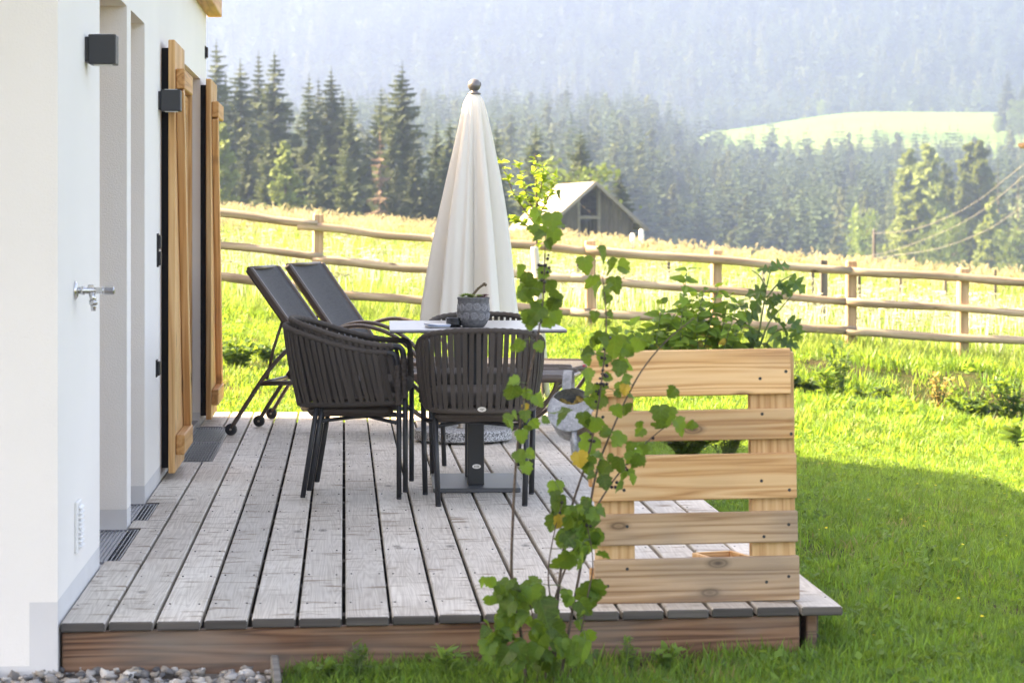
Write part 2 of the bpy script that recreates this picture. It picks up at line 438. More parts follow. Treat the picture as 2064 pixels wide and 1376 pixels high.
    m['sedum_s'] = leaf('houseleek_stalk', (.16, .12, .075), (.2, .15, .08), .15, .6, .3)
    # ground
    t = NT('lawn_soil'); v = t.coord('Object', rand=False)
    m['lawn'] = t.done(t.pbr(t.mix(t.ramp(t.noise(v, 3.0, 5, .65), [(.40, 0.0), (.62, 1.0)]), (.045, .070, .018), (.075, .058, .030)), .95, 0, .1, t.bump(t.noise(v, 40, 4), .8, .03)))
    t = NT('meadow_ground'); v = t.coord('Object', rand=False)
    m['meadow_g'] = t.done(t.pbr(t.mix(t.noise(v, 1.2, 4), (.075, .115, .02), (.12, .145, .04)), .95, 0, .1))
    t = NT('forest_floor'); v = t.coord('Object', rand=False)
    m['forest_g'] = t.done(t.pbr(t.mix(t.noise(v, .05, 4), (.035, .05, .02), (.06, .07, .03)), .95, 0, .05))
    t = NT('hill_pasture'); v = t.coord('Object', rand=False)
    m['hill_g'] = t.done(t.pbr(t.mix(t.ramp(t.noise(t.n('ShaderNodeVectorMath', {0: v, 1: (.3, 1.0, 1.0)}, operation='MULTIPLY').outputs[0], .05, 6, .7), [(.35, 0.0), (.65, 1.0)]), (.065, .135, .03), (.15, .205, .06)), .95, 0, .05))
    t = NT('gravel_bed'); v = t.coord('Object', rand=False)
    m['gravel'] = t.done(t.pbr(t.mix(t.noise(v, 60, 3), (.10, .085, .07), (.25, .22, .19)), .9, 0, .2, t.bump(t.noise(v, 70, 3), .8, .01)))
    t = NT('pebble'); v = t.coord('Object', rand=True); r = t.rnd()
    c = t.ramp(r, [(0, (.10, .10, .105)), (.25, (.24, .22, .20)), (.5, (.42, .36, .29)), (.72, (.30, .29, .29)), (.9, (.55, .51, .46)), (1, (.68, .66, .63))])
    m['pebble'] = t.done(t.pbr(t.mix(1.0, c, t.ramp(t.noise(v, 55, 4), [(.3, .75), (.7, 1.15)]), 'MULTIPLY'), .7, 0, .3))
    return m
M = make_materials()

# ------------------------------------------------------------------ terrain
def H(lat, dep):
    lawn = -.15 - .13 * min(4.0, max(0, lat - 1.35))
    if dep < 8.6: lawn -= .02 * sstep(8.6, 7.3, dep)
    lc = max(-14, min(14, lat))
    zf = .17 - .075 * max(-8, min(9, lat))
    zc = .55 - .085 * max(-22, min(28, lat))
    st = 15.9 + 3.6 * min(1, max(0, (lat + 2) / 5.0))
    if dep <= 22.8:
        kr = sstep(.3, 1.6, lat)
        s0, s1 = st + (20.7 - st) * kr, 22.8 - .5 * kr
        z = lawn + (zf - lawn) * sstep(s0, s1, dep)
        if dep > st: z += .05 * mnoise.noise(Vector((lat * .9, dep * .9, 0)))
        return z
    if dep <= 62:
        return zf + (zc - zf) * (dep - 22.8) / 39.2 + .05 * mnoise.noise(Vector((lat * .4, dep * .4, 3))) * min(1, (dep - 22.8) / 3)
    a = lat / dep
    zv = -2.5 - 10.5 * sstep(.045, .085, a)
    if dep <= 115:
        return zc + (zv - zc) * sstep(62, 115, dep)
    k = sstep(.045, .085, a)                       # 0 = left wooded shoulder, 1 = right pasture side
    zl, zr = 24.0, 12.5
    n = 2.5 * mnoise.noise(Vector((lat * .012, dep * .012, 5)))
    zm = zl + (zr - zl) * k
    if dep <= 330: return zv + 1.5 * sstep(200, 330, dep) * (1 + .5 * mnoise.noise(Vector((lat * .02, dep * .02, 1))))
    if dep <= 690:
        t = (dep - 330) / 360
        z0 = zv + 1.5
        return z0 + (zm - z0) * (t ** (1.15 - .45 * k)) + n * t
    hill = 36 + 7.5 * sstep(.075, .15, a)
    if dep <= 950:
        t = (dep - 690) / 260
        zr2 = zm + (hill - zm) * math.sin(t * math.pi / 2)
        zl2 = zm + 3 * t
        return zl2 + (zr2 - zl2) * k + n * (1 - t)
    ze = 27 + (hill - 27) * k
    base = ze + (30 - ze) * sstep(950, 1080, dep)
    if dep <= 1080: return base
    return base + (dep - 1080) * .42 + 14 * mnoise.noise(Vector((lat * .004, dep * .004, 9))) * min(1, (dep - 1080) / 120)
def Hw(x, y):
    return H(*LD(x, y))
def P(lat, dep, dz=0.0):
    return W(lat, dep, H(lat, dep) + dz)

deps = [-400, -200, -100, -50, -25, -14, -10, -6, -3, 0, 2, 4, 5, 6]
d = 6.0
while d < 24: d += .4; deps.append(d)
while d < 64: d += 1.6; deps.append(d)
while d < 1420: d *= 1.035; deps.append(d)
NC = 180
def col_lat(c, dd):
    t = c / NC * 2 - 1; wd = 14 + .4 * max(0, dd); q = abs(t)
    l = wd * q / .8 if q <= .8 else wd + (wd * .5 + 330) * ((q - .8) / .2) ** 1.6
    return math.copysign(l, t)
vs, fs, mi = [], [], []
for dd in deps:
    for c in range(NC + 1):
        lat = col_lat(c, dd)
        vs.append(tuple(W(lat, dd, H(lat, dd))))
for r in range(len(deps) - 1):
    dm = (deps[r] + deps[r+1]) / 2
    for c in range(NC):
        fs.append((r*(NC+1)+c, r*(NC+1)+c+1, (r+1)*(NC+1)+c+1, (r+1)*(NC+1)+c))
        a = col_lat(c + .5, dm) / max(dm, 1)
        mi.append(0 if dm < 22.8 else 1 if dm < 330 else 3 if (a > .068 and 700 < dm < 985) else 2)
me = bpy.data.meshes.new('ground'); me.from_pydata(vs, [], fs)
for k in ('lawn', 'meadow_g', 'forest_g', 'hill_g'): me.materials.append(M[k])
me.polygons.foreach_set('material_index', mi); me.polygons.foreach_set('use_smooth', [True] * len(fs)); me.update()
tag(obj('ground', me), 'grassy ground running from the lawn over the meadow to the wooded mountainside', 'ground', kind='structure')

# ------------------------------------------------------------------ house
XW, Y0, Y1 = -.868, 7.42, 15.33
ZT = 2.66
OPEN = [(8.68, 9.76), (9.94, 10.625), (12.32, 14.72)]
ZO, ZP, REV = 2.085, .072, .23
REVS = (.23, .23, .048)
house = empty('house', (XW, Y0, 0), 'white rendered house with larch shutters and deep door recesses beside the deck', 'house')
HL = Vector((XW, Y0, 0))
def hl(p): return Vector(p) - HL
wall, plin = MB(), MB()
ys = sorted({Y0, Y1, *[q for o in OPEN for q in o]}); zs = [-.32, ZP, ZO, ZT]
for i in range(len(ys) - 1):
    for j in range(3):
        ym = (ys[i] + ys[i+1]) / 2
        isopen = any(a < ym < b for a, b in OPEN)
        if isopen and j < 2:
            if j == 0:   # below the threshold
                plin.quad(hl((XW, ys[i], -.32)), hl((XW, ys[i+1], -.32)), hl((XW, ys[i+1], -.012)), hl((XW, ys[i], -.012)))
            continue
        (plin if j == 0 else wall).quad(hl((XW, ys[i], zs[j])), hl((XW, ys[i+1], zs[j])), hl((XW, ys[i+1], zs[j+1])), hl((XW, ys[i], zs[j+1])))
xr = XW - REV
for (a, b), rv_ in zip(OPEN, REVS):
    xr = XW - rv_
    for yy, sg in ((a, 1), (b, -1)):
        for j in range(2):
            q = [hl((xr, yy, max(zs[j], -.012))), hl((XW, yy, max(zs[j], -.012))), hl((XW, yy, zs[j+1])), hl((xr, yy, zs[j+1]))]
            if sg > 0: q = q[::-1]
            (plin if j == 0 else wall).quad(*q)
    wall.quad(hl((xr, a, ZO)), hl((xr, b, ZO)), hl((XW, b, ZO)), hl((XW, a, ZO)))
    plin.quad(hl((xr, a, -.012)), hl((XW, a, -.012)), hl((XW, b, -.012)), hl((xr, b, -.012)))
xr = XW - REV - .062
# end wall that faces the lawn in front
XC = XW - .085
plin.quad(hl((XC, Y0, -.32)), hl((XW, Y0, -.32)), hl((XW, Y0, .068)), hl((XC, Y0, .068)))
wall.quad(hl((XC, Y0, .068)), hl((XW, Y0, .068)), hl((XW, Y0, ZT)), hl((XC, Y0, ZT)))
plin.quad(hl((-7.2, Y0, -.32)), hl((XC, Y0, -.32)), hl((XC, Y0, -.125)), hl((-7.2, Y0, -.125)))
wall.quad(hl((-7.2, Y0, -.125)), hl((XC, Y0, -.125)), hl((XC, Y0, ZT)), hl((-7.2, Y0, ZT)))
RX, RZ = -4.03, 3.75
for yy in (Y0, Y1):
    q = [hl((-7.2, yy, ZT)), hl((XW, yy, ZT)), hl((RX, yy, RZ))]
    wall.add(q if yy == Y0 else q[::-1], [(0, 1, 2)])
wall.quad(hl((-7.2, Y1, -.32)), hl((-7.2, Y1, ZT)), hl((XW, Y1, ZT)), hl((XW, Y1, -.32)))
wall.quad(hl((-7.2, Y0, -.32)), hl((-7.2, Y0, ZT)), hl((-7.2, Y1, ZT)), hl((-7.2, Y1, -.32)))
wall.build('wall', M['plaster'], house)
plin.build('plinth', M['plinth'], house)
mb = MB(); mb.quad(hl((-4.4, Y0+.05, -.012)), hl((xr, Y0+.05, -.012)), hl((xr, Y1-.05, -.012)), hl((-4.4, Y1-.05, -.012)))
mb.quad(hl((-4.4, Y0+.05, -.012)), hl((-4.4, Y1-.05, -.012)), hl((-4.4, Y1-.05, 2.6)), hl((-4.4, Y0+.05, 2.6)))
mb.quad(hl((-4.4, Y0+.05, 2.6)), hl((-4.4, Y1-.05, 2.6)), hl((xr, Y1-.05, 2.6)), hl((xr, Y0+.05, 2.6)))
mb.build('room', M['interior'], house)
# inner skin of the wall beside the recesses
mb = MB()
for i in range(len(ys) - 1):
    ym = (ys[i] + ys[i+1]) / 2
    io = any(a < ym < b for a, b in OPEN)
    z0 = ZO if io else -.012
    mb.quad(hl((xr-.002, ys[i], z0)), hl((xr-.002, ys[i], 2.6)), hl((xr-.002, ys[i+1], 2.6)), hl((xr-.002, ys[i+1], z0)))
mb.build('inner_wall', M['interior'], house)
for k, (a, b) in enumerate(OPEN):
    leaves = 2 if k == 2 else 1
    dr = bpy.data.objects.new('door', None); COL.objects.link(dr); dr.parent = house; dr.location = hl((XW - REVS[k] - .06, (a+b)/2, 0)); dr.empty_display_size = .1
    hw = (b - a) / 2
    for sgn, nm in ((-1, 'frame'), (1, 'frame')):
        mb = MB(); mb.cbox((.03, sgn*(hw-.035), 1.04), (.06, .07, 2.075), .004); mb.build(nm, M['larch_z'], dr)
    mb = MB(); mb.cbox((.03, 0, ZO-.055), (.06, 2*hw-.142, .1), .004); mb.build('frame', M['larch_y'], dr)
    mb = MB(); mb.cbox((.05, 0, .012), (.10, 2*hw-.142, .03), .004); mb.build('sill', M['grate'], dr)
    lw = (2*hw - .142) / leaves
    for q in range(leaves):
        yc = -hw + .071 + lw*(q+.5)
        for s2 in (-1, 1):
            mb = MB(); mb.cbox((.012, yc + s2*(lw/2-.052), 1.0), (.055, .095, 1.93), .004); mb.build('stile', M['larch_z'], dr)
        for zz, hh in ((.11, .16), (1.915, .11)):
            mb = MB(); mb.cbox((.012, yc, zz), (.055, lw-.202, hh), .004); mb.build('rail', M['larch_y'], dr)
        mb = MB(); mb.cbox((.012, yc, 1.02), (.02, lw-.196, 1.69), .001); mb.build('pane', M['pane'], dr)
# shutters
def shutter(y0, wd, lab):
    s = bpy.data.objects.new('shutter', None); COL.objects.link(s); s.parent = house; s.empty_display_size = .1
    s.location = hl((XW + .054, y0 + wd/2, 0)); s['label'] = lab
    n = 5; pw = wd / n
    for i in range(n):
        mb = MB(); mb.cbox((0, 0, 0), (.032, pw-.003, 2.05), .004)
        o = mb.build('plank', M['larch_z'], s, loc=(rnd.uniform(-.001, .001), -wd/2 + pw*(i+.5), 1.058))
    for zc in (1.90, .165):
        mb = MB(); mb.cbox((0, 0, 0), (.042, wd-.05, .095), .005); mb.build('batten', M['larch_y'], s, loc=(.038, .0, zc))
    mb = MB(); mb.cbox((-.035, -wd/2+.10, 1.05), (.038, .03, 2.0), .003); mb.build('gap_strip', M['dark'], s)  # near-black strip added so the gap behind the planks looks dark
    A, B = Vector((.036, -wd/2+.07, 1.852)), Vector((.036, wd/2-.07, .213))
    dv = B - A; mb = MB(); mb.cbox((0, 0, 0), (.038, .085, dv.length), .004)
    o = mb.build('brace', M['larch_z'], s, loc=(A+B)/2); o.rotation_euler = (math.atan2(-dv.y, dv.z) , 0, 0)
    for zc in (1.86, .16):
        mb = MB(); mb.cbox((-.035, -wd/2+.16, zc), (.038, .05, .05), .003); mb.build('hinge_block', M['larch_y'], s)
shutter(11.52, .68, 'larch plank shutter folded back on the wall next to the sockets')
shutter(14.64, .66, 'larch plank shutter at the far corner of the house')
mb = MB(); mb.cbox(hl((XW+.045, (Y0+Y1)/2+.05, 2.60)), (.09, Y1-Y0+.25, .15), .005); mb.build('eave_board', M['larch_y'], house)
mb = MB(); th = .1
for sg in (0, 1):
    xe, ze = ((XW+.12, ZT+.03), (-7.35, ZT+.03))[sg]
    q = [(xe, Y0-2.1, ze), (xe, Y1+.16, ze), (RX, Y1+.16, RZ+.08), (RX, Y0-2.1, RZ+.08)]  # long front overhang, out of view, added to shade the end wall
    q = [hl(p) for p in q]; up = Vector((0, 0, th))
    vs_ = q + [p + up for p in q]
    mb.add(vs_, [(0,1,2,3),(4,7,6,5),(0,4,5,1),(1,5,6,2),(2,6,7,3),(3,7,4,0)])
mb.build('roof', M['roof'], house)
for px_ in (-1.05, -7.0):
    mb = MB(); mb.cbox(hl((px_, Y0-1.9, 1.25)), (.14, .14, 3.0), .008); mb.build('added_roof_post', M['larch_z'], house)  # unseen posts propping the added front overhang

# ------------------------------------------------------------------ deck
fl, fr = G(116, 1256), G(1706, 1221)
XR = fr.x
def yfront(x): return fl.y + (fr.y - fl.y) * (x - fl.x) / (fr.x - fl.x)
YE = 15.64; TH = .028
deck = empty('deck', (XW, fl.y, 0), 'weathered grey larch plank deck along the house wall', 'deck', kind='structure')
NB = 17; pit = (XR - (XW + .006)) / NB
GR1 = (8.80, 9.72, -.815); GR2 = (9.985, 10.60, -.808); GR3 = (12.40, 14.53, -.677)
DL = Vector((XW, fl.y, 0))
for i in range(NB):
    x0 = XW + .006 + i * pit; x1 = x0 + pit - rnd.uniform(.010, .014)
    ya = yfront((x0+x1)/2) + rnd.uniform(-.006, .006); yb = YE + rnd.uniform(-.004, .004)
    xc = (x0+x1)/2; zj = rnd.uniform(-.0015, .0010)
    mb = MB(); org = Vector((xc, (ya+yb)/2, -TH/2 + zj))
    def seg(xa, xb, y_a, y_b):
        n = 1
        mb.cbox(Vector(((xa+xb)/2, (y_a+y_b)/2, -TH/2 + zj)) - org, (xb-xa, y_b-y_a, TH), .0035)
    cuts = []
    for (ga, gb, gx) in (GR1, GR2, GR3):
        if x0 < gx - .002: cuts.append((ga-.004, gb+.004, gx+.004))
    yy = ya
    for (ga, gb, gx) in cuts:
        seg(x0, x1, yy, ga)
        if x1 - gx > .015: seg(gx, x1, ga, gb)
        yy = gb
    seg(x0, x1, yy, yb)
    o = mb.build('deck_board', [M['deck'], M['deck_end']], deck, loc=org - DL)
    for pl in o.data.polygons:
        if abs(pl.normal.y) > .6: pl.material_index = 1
nm_ = MB()
y = fl.y + .35
while y < YE - .1:
    for i in range(NB):
        for q in (.018, pit-.03):
            xx = XW+.006+i*pit+q+rnd.uniform(-.004,.004); yy = y+rnd.uniform(-.012,.012)
            if xx < GR3[2]+.01 and GR3[0]-.02 < yy < GR3[1]+.02: continue
            nm_.lathe([(.0032,-.002),(.0032,.0006)], Vector((xx, yy, .0012))-DL, 6)
    mb = MB(); mb.cbox((0, 0, 0), (XR - XW - .12, .07, .09), .003); mb.build('joist', M['joist'], deck, loc=Vector(((XR+XW)/2, y, -.082)) - DL); y += .62
nm_.build('deck_nails', M['rubber'], deck)['kind'] = 'stuff'
ang = math.atan2(fr.y - fl.y, fr.x - fl.x)
mid = Vector(((fl.x + fr.x)/2 - .07, (fl.y+fr.y)/2 + .030, -.165))
mb = MB(); mb.cbox((0, 0, 0), ((fr - fl).length - .16, .034, .268), .004); mb.build('fascia_board', M['fascia'], deck, loc=mid - DL, rot=(0, 0, ang))
mb = MB(); mb.cbox((0, 0, 0), (.034, YE - fr.y - .12, .22), .004); mb.build('fascia_board', M['fascia'], deck, loc=Vector((XR-.10, (YE+fr.y)/2, -.145)) - DL)

# drain gratings in front of the doors
def grate(ya, yb, xa, xb, lab):
    g = empty('drain_grate', ((xa+xb)/2, (ya+yb)/2, 0), lab, 'drain grate', 'drain grates in front of the doors')
    lx, ly = xb - xa, yb - ya
    mb = MB()
    for s_ in (-1, 1):
        mb.cbox((s_*(lx/2-.003), 0, -.014), (.006, ly, .022), .001); mb.cbox((0, s_*(ly/2-.003), -.014), (lx-.0125, .006, .022), .001)
    mb.build('frame', M['grate'], g)
    mb = MB(); n = max(2, int(lx/.0145))
    for k in range(1, n): mb.cbox((-lx/2 + lx*k/n, 0, -.013), (.0042, ly-.013, .018), .001)
    for k in range(1, max(2, int(ly/.12))): mb.cbox((0, -ly/2 + ly*k/max(2, int(ly/.12)), -.020), (lx-.013, .004, .012), .001)
    mb.build('bars', M['grate'], g)
    mb = MB(); mb.cbox((0, 0, -.05), (lx, ly, .04), .001); mb.build('drain_bed', M['dark'], g)
    return g
XB = XW - .19
grate(GR1[0], GR1[1], XB, GR1[2], 'metal drain grate before the wide recess next to the garden tap')
grate(GR2[0], GR2[1], XB, GR2[2], 'short metal drain grate before the narrow door recess')
gm = (GR3[0]+GR3[1])/2 + .1
grate(GR3[0], gm-.003, XB, GR3[2], 'metal drain grate under the foot of the shutter by the sockets')
grate(gm+.003, GR3[1], XB, GR3[2], 'metal drain grate beside the wheel of the sun lounger')

# ------------------------------------------------------------------ wall fittings
def wall_lamp(y, z, lab):
    l = empty('wall_lamp', (XW, y, z), lab, 'wall lamp', 'black cube lamps on the house wall')
    mb = MB(); mb.cbox((.006, 0, 0), (.012, .085, .085), .002); mb.build('backplate', M['frame_metal'], l)
    mb = MB(); mb.cbox((.058, 0, 0), (.092, .10, .10), .003); mb.build('body', M['frame_metal'], l)
    for sz_ in (-.051, .051):
        mb = MB(); mb.cbox((.058, 0, sz_), (.06, .06, .004), .001); mb.build('lens', M['white_plastic'], l)
wall_lamp(8.23, 1.80, 'black cube wall lamp over the garden tap')
wall_lamp(11.44, 1.79, 'black cube wall lamp overlapping the larch shutter')
def socket(y, z, n, lab):
    s = empty('wall_socket', (XW, y, z), lab, 'socket')
    hh = .076 * n
    mb = MB(); mb.cbox((.003, 0, 0), (.008, .08, hh+.004), .002); mb.build('plate', M['rubber'], s)
    for k in range(n):
        mb = MB(); mb.cbox((.013, 0, -hh/2 + .076*(k+.5)), (.012, .066, .064), .003); mb.build('cover', M['rubber'], s)
socket(11.34, 1.09, 2, 'double black socket plate on white wall, upper one beside the shutter')
socket(11.28, .545, 1, 'single black socket plate low on the white wall beside the shutter')
socket(15.21, 2.28, 1, 'small black fitting high at the far corner of the house wall')
tp = empty('garden_tap', (XW, 7.88, 1.0), 'chrome garden tap on the white wall', 'tap')
R90 = Euler((0, math.radians(90), 0)).to_matrix()
mb = MB(); mb.lathe([(.030, 0), (.030, .004), (.022, .010), (.012, .012)], (0, 0, 0), 24, R90); mb.build('rosette', M['chrome'], tp, True)
mb = MB(); mb.lathe([(.011, .008), (.011, .02), (.0135, .022), (.0135, .032), (.0105, .034), (.0105, .085), (.012, .088), (.012, .092)], (0, 0, 0), 20, R90); mb.build('body', M['chrome'], tp, True)
mb = MB(); mb.lathe([(.0125, .092), (.0140, .096), (.0135, .124), (.011, .128)], (0, 0, 0), 8, R90); mb.build('handle', M['chrome'], tp, False)
mb = MB(); mb.tube([(.055, 0, -.006), (.058, 0, -.024), (.060, 0, -.034)], [.011, .010, .0095], 14)
mb.lathe([(.0135, -.046), (.0135, -.032)], (.060, 0, 0), 8); mb.lathe([(.007, -.066), (.0095, -.052), (.0095, -.046)], (.060, 0, 0), 14); mb.build('spout', M['chrome'], tp, True)
mb = MB(); mb.cbox((.052, 0, .014), (.018, .014, .010), .002); mb.build('nut', M['chrome'], tp)
vt = empty('wall_vent', (XW, 7.93, .235), 'white louvred vent cover low on the house wall', 'vent')
mb = MB(); mb.cbox((.006, 0, 0), (.012, .11, .165), .003); mb.build('cover', M['white_plastic'], vt)
for k in range(9):
    mb = MB(); mb.cbox((0, 0, 0), (.012, .084, .006), .001); mb.build('louvre', M['white_plastic'], vt, loc=(.017, 0, -.062+.0155*k), rot=(0, .5, 0))

# ------------------------------------------------------------------ dining chairs
def sample_path(pts, s):
    """point at fraction s of a polyline"""
    L = [0.0]
    for a, b in zip(pts, pts[1:]): L.append(L[-1] + (b-a).length)
    t = s * L[-1]
    for i in range(len(pts)-1):
        if t <= L[i+1] + 1e-9:
            k = (t - L[i]) / max(1e-9, L[i+1]-L[i]); return pts[i].lerp(pts[i+1], k)
    return pts[-1]
RIM_H = [(0,-.305,.757),(.09,-.30,.756),(.165,-.278,.750),(.226,-.235,.737),(.258,-.165,.716),(.270,-.075,.689),(.272,.02,.666),(.270,.11,.650),(.265,.195,.645)]
RNG_H = [(0,-.238,.412),(.08,-.234,.412),(.15,-.216,.412),(.20,-.176,.413),(.226,-.10,.415),(.236,-.02,.417),(.241,.06,.42),(.244,.14,.422),(.247,.235,.425)]
def full(h): return [Vector((-x, y, z)) for x, y, z in h[:0:-1]] + [Vector(p) for p in h]
RIM = catmull(full(RIM_H), 6); RNG = catmull(full(RNG_H), 6)
def make_chair(lab, grp=None):
    c = empty('dining_chair', (0, 0, 0), lab, 'chair', grp)
    NS = 46
    for i in range(NS):
        s = .012 + (i + .5) / NS * .976
        a = sample_path(RIM, s); b = sample_path(RNG, min(.995, max(.005, s + rnd.uniform(-.006, .006))))
        tg = (sample_path(RIM, min(1, s+.01)) - sample_path(RIM, max(0, s-.01))); tg.z = 0; tg.normalize()
        out = Vector((tg.y, -tg.x, 0))
        mb = MB(); nn = 5; wd = .0096
        rows = []
        for k in range(nn):
            t = k/(nn-1); p = a.lerp(b, t) + out * (.010 + .008*math.sin(t*math.pi))
            rows.append([p - tg*wd, p + tg*wd, p + tg*wd - out*.004, p - tg*wd - out*.004])
        vs_ = [q for r in rows for q in r]; fs_ = []
        for k in range(nn-1):
            for e in range(4): fs_.append((k*4+e, k*4+(e+1)%4, (k+1)*4+(e+1)%4, (k+1)*4+e))
        mb.add(vs_, fs_); mb.build('strap', M['strap'], c)
    mb = MB(); pts, rr = [], []
    for k in range(161):
        pts.append(sample_path(RIM, k/160)); rr.append(.0125 if k % 4 < 2 else .0145)
    mb.tube(pts, rr, 8); mb.build('rim', M['strap'], c, True)
    mb = MB(); mb.tube([sample_path(RNG, k/60) for k in range(61)], .013, 8); mb.build('seat_ring', M['strap'], c, True)
    for sx in (-1, 1):
        mb = MB(); mb.tube(catmull([(sx*.265,.185,.645),(sx*.2645,.212,.6445),(sx*.263,.230,.634),(sx*.261,.238,.61),(sx*.260,.240,.59)], 4), .0125, 10)
        mb.build('arm_elbow', M['frame_metal'], c, True)
        mb = MB(); n = 36; pp = [Vector((sx*.260,.240,.592)).lerp(Vector((sx*.250,.246,.415)), k/n) for k in range(n+1)]
        mb.tube(pp, [.0140 if k % 4 < 2 else .0160 for k in range(n+1)], 8); mb.build('arm_post', M['strap'], c, True)
        mb = MB(); mb.tube([(sx*.247,.248,.43),(sx*.243,.248,.2),(sx*.238,.248,.004)], .0122, 10); mb.lathe([(.011,0),(.0125,.004),(.0125,.008)], (sx*.238,.248,0), 10); mb.build('leg', M['frame_metal'], c, True)
        mb = MB(); mb.tube([(sx*.200,-.135,.425),(sx*.193,-.172,.2),(sx*.186,-.205,.004)], .0122, 10); mb.lathe([(.011,0),(.0125,.004),(.0125,.008)], (sx*.186,-.205,0), 10); mb.build('leg', M['frame_metal'], c, True)
        mb = MB(); mb.tube([(sx*.245,.245,.335),(0,.02,.352 + sx*.009),(-sx*.198,-.150,.338)], .0085, 8); mb.build('stretcher', M['frame_metal'], c, True)
    mb = MB(); mb.cbox((0, .015, .385), (.40, .40, .05), .02); mb.build('seat_pan', M['seatpan'], c)
    mb = MB(); vs0, fs0 = ICO[3]
    vs_ = []
    for p in vs0:
        q = Vector([math.copysign(abs(x)**.38, x) for x in p]) ; vs_.append((q.x*.222, q.y*.235+.03, .462+q.z*.036))
    mb.add(vs_, fs0); mb.build('seat_cushion', M['cushion'], c, True)
    bd = MB(); bd.lathe([(.001,-.0015),(.019,-.0015),(.019,.0015),(.001,.0015)], (0,0,0), 24, Matrix.Rotation(math.radians(90),3,'X') @ Matrix.Diagonal((1,.55,1)))
    bo = bd.build('badge', M['silver'], c, loc=(0, -.256, .420))
    for dz, ww in ((.003, .020), (-.003, .012)):
        b2 = MB(); b2.cbox((0, -.0022, dz), (ww, .001, .0024), .0002); b2.build('badge_lettering', M['ink'], bo)
    return c
g4 = 'rope-back armchairs around the outdoor table'
ch = make_chair('dark rope-back armchair turned with its back to the currant bush', g4)
ch.location = W(-.140, 10.60); ch.rotation_euler = (0, 0, -YAW + math.radians(2.5))
c2 = copy_tree(ch); tag(c2, 'dark rope-back armchair mostly hidden on the parasol side of the table', 'chair', g4)
c2.location = W(-.150, 11.92); c2.rotation_euler = (0, 0, math.pi - YAW + math.radians(1))
c3 = copy_tree(ch); tag(c3, 'lower of two stacked dark rope-back armchairs, its feet on the deck', 'chair', g4)
c3.scale = c4_s = (.96, .95, 1.0); c3.location = W(-.73, 10.90); c3.rotation_euler = (0, 0, -math.pi/2 - YAW - math.radians(1))
c4 = copy_tree(ch); tag(c4, 'upper of two stacked dark rope-back armchairs, nested in the lower one', 'chair', g4)
c4.scale = (.96, .95, 1.0); c4.location = W(-.702, 10.905, .030); c4.rotation_euler = (0, 0, -math.pi/2 - YAW - math.radians(1))

# ------------------------------------------------------------------ table
tb = empty('dining_table', W(-.175, 11.25), 'square-edged grey laminate table on two dark steel columns', 'table', rz=-YAW + math.radians(3.0))
mb = MB(); mb.cbox((0, 0, .738), (.79, 1.02, .010), .002); mb.build('table_top', M['tabletop'], tb)
mb = MB(); mb.cbox((0, 0, .7305), (.787, 1.017, .005), .001); mb.build('edge', M['table_edge'], tb)
for dy in (-.17, .19):
    mb = MB(); mb.cbox((0, dy, .374), (.075, .05, .708), .003); mb.build('column', M['frame_metal'], tb)
mb = MB(); mb.cbox((0, 0, .010), (.395, .66, .020), .003); mb.build('base_plate', M['plate'], tb)
mb = MB()
mb.cbox((0, 0, .7225), (.40, .55, .011), .002); mb.build('top_bracket', M['frame_metal'], tb)
bd = MB(); bd.lathe([(.001,-.0012),(.020,-.0012),(.020,.0012),(.001,.0012)], (0,0,0), 24, Matrix.Rotation(math.radians(90),3,'X') @ Matrix.Diagonal((1,.52,1)))
bo = bd.build('badge', M['silver'], tb, loc=(.003, -.1962, .105))
for dx in (-.009, -.003, .003, .009):
    b2 = MB(); b2.cbox((dx, -.0018, 0), (.0026, .001, .008), .0002); b2.build('badge_lettering', M['ink'], bo)

# on the table: flower pot, houseleeks, ash cup, papers
tz = .7435
PC = W(-.176, 11.02, tz)
pot = empty('flower_pot', PC, 'round grey concrete pot with raised spiral pattern on the table', 'flower pot')
PR = [(.001,.004),(.045,.0),(.052,.004),(.062,.018),(.0715,.04),(.0745,.06),(.0745,.085),(.0725,.105),(.071,.124),(.073,.127),(.074,.133),(.072,.136),(.066,.136),(.064,.12),(.001,.118)]
def pot_r(z):
    for (r0,z0),(r1,z1) in zip(PR[1:9], PR[2:10]):
        if z0 <= z <= z1: return r0 + (r1-r0)*(z-z0)/max(1e-6, z1-z0)
    return .073
mb = MB(); mb.lathe(PR, (0,0,0), 48, cap=False); mb.build('pot_body', M['pot'], pot, True)
mb = MB()
for row, (zc, sz, off) in enumerate(((.050,.0185,0.0),(.092,.0185,.35))):
    nsp = 12
    for k in range(nsp):
        a0 = 2*math.pi*(k+off)/nsp; sg = 1 if k % 2 else -1
        pts = []
        for q in range(40):
            t = q/39; th = sg*(t*2.6*2*math.pi) + k*1.3; r = sz*(.10+.90*t)
            z = zc + r*math.sin(th); aa = a0 + r*math.cos(th)/.0745
            rr = pot_r(z) + .0004
            pts.append((rr*math.cos(aa), rr*math.sin(aa), z))
        mb.tube(pts, .0011, 4)
        for q in range(14):
            th = 2*math.pi*q/14; r1 = sz*.55; r2 = sz*.85
            z1, z2 = zc + r1*math.sin(th), zc + r2*math.sin(th)
            A = a0 + r1*math.cos(th)/.0745; B = a0 + r2*math.cos(th)/.0745
            if q % 2: mb.tube([((pot_r(z1)+.0003)*math.cos(A),(pot_r(z1)+.0003)*math.sin(A),z1),((pot_r(z2)+.0003)*math.cos(B),(pot_r(z2)+.0003)*math.sin(B),z2)], .0008, 3)
mb.build('relief', M['relief'], pot, True)
mb = MB(); mb.lathe([(.001,.121),(.05,.124),(.0645,.121)], (0,0,0), 24, cap=False); mb.build('soil', M['soil'], pot)
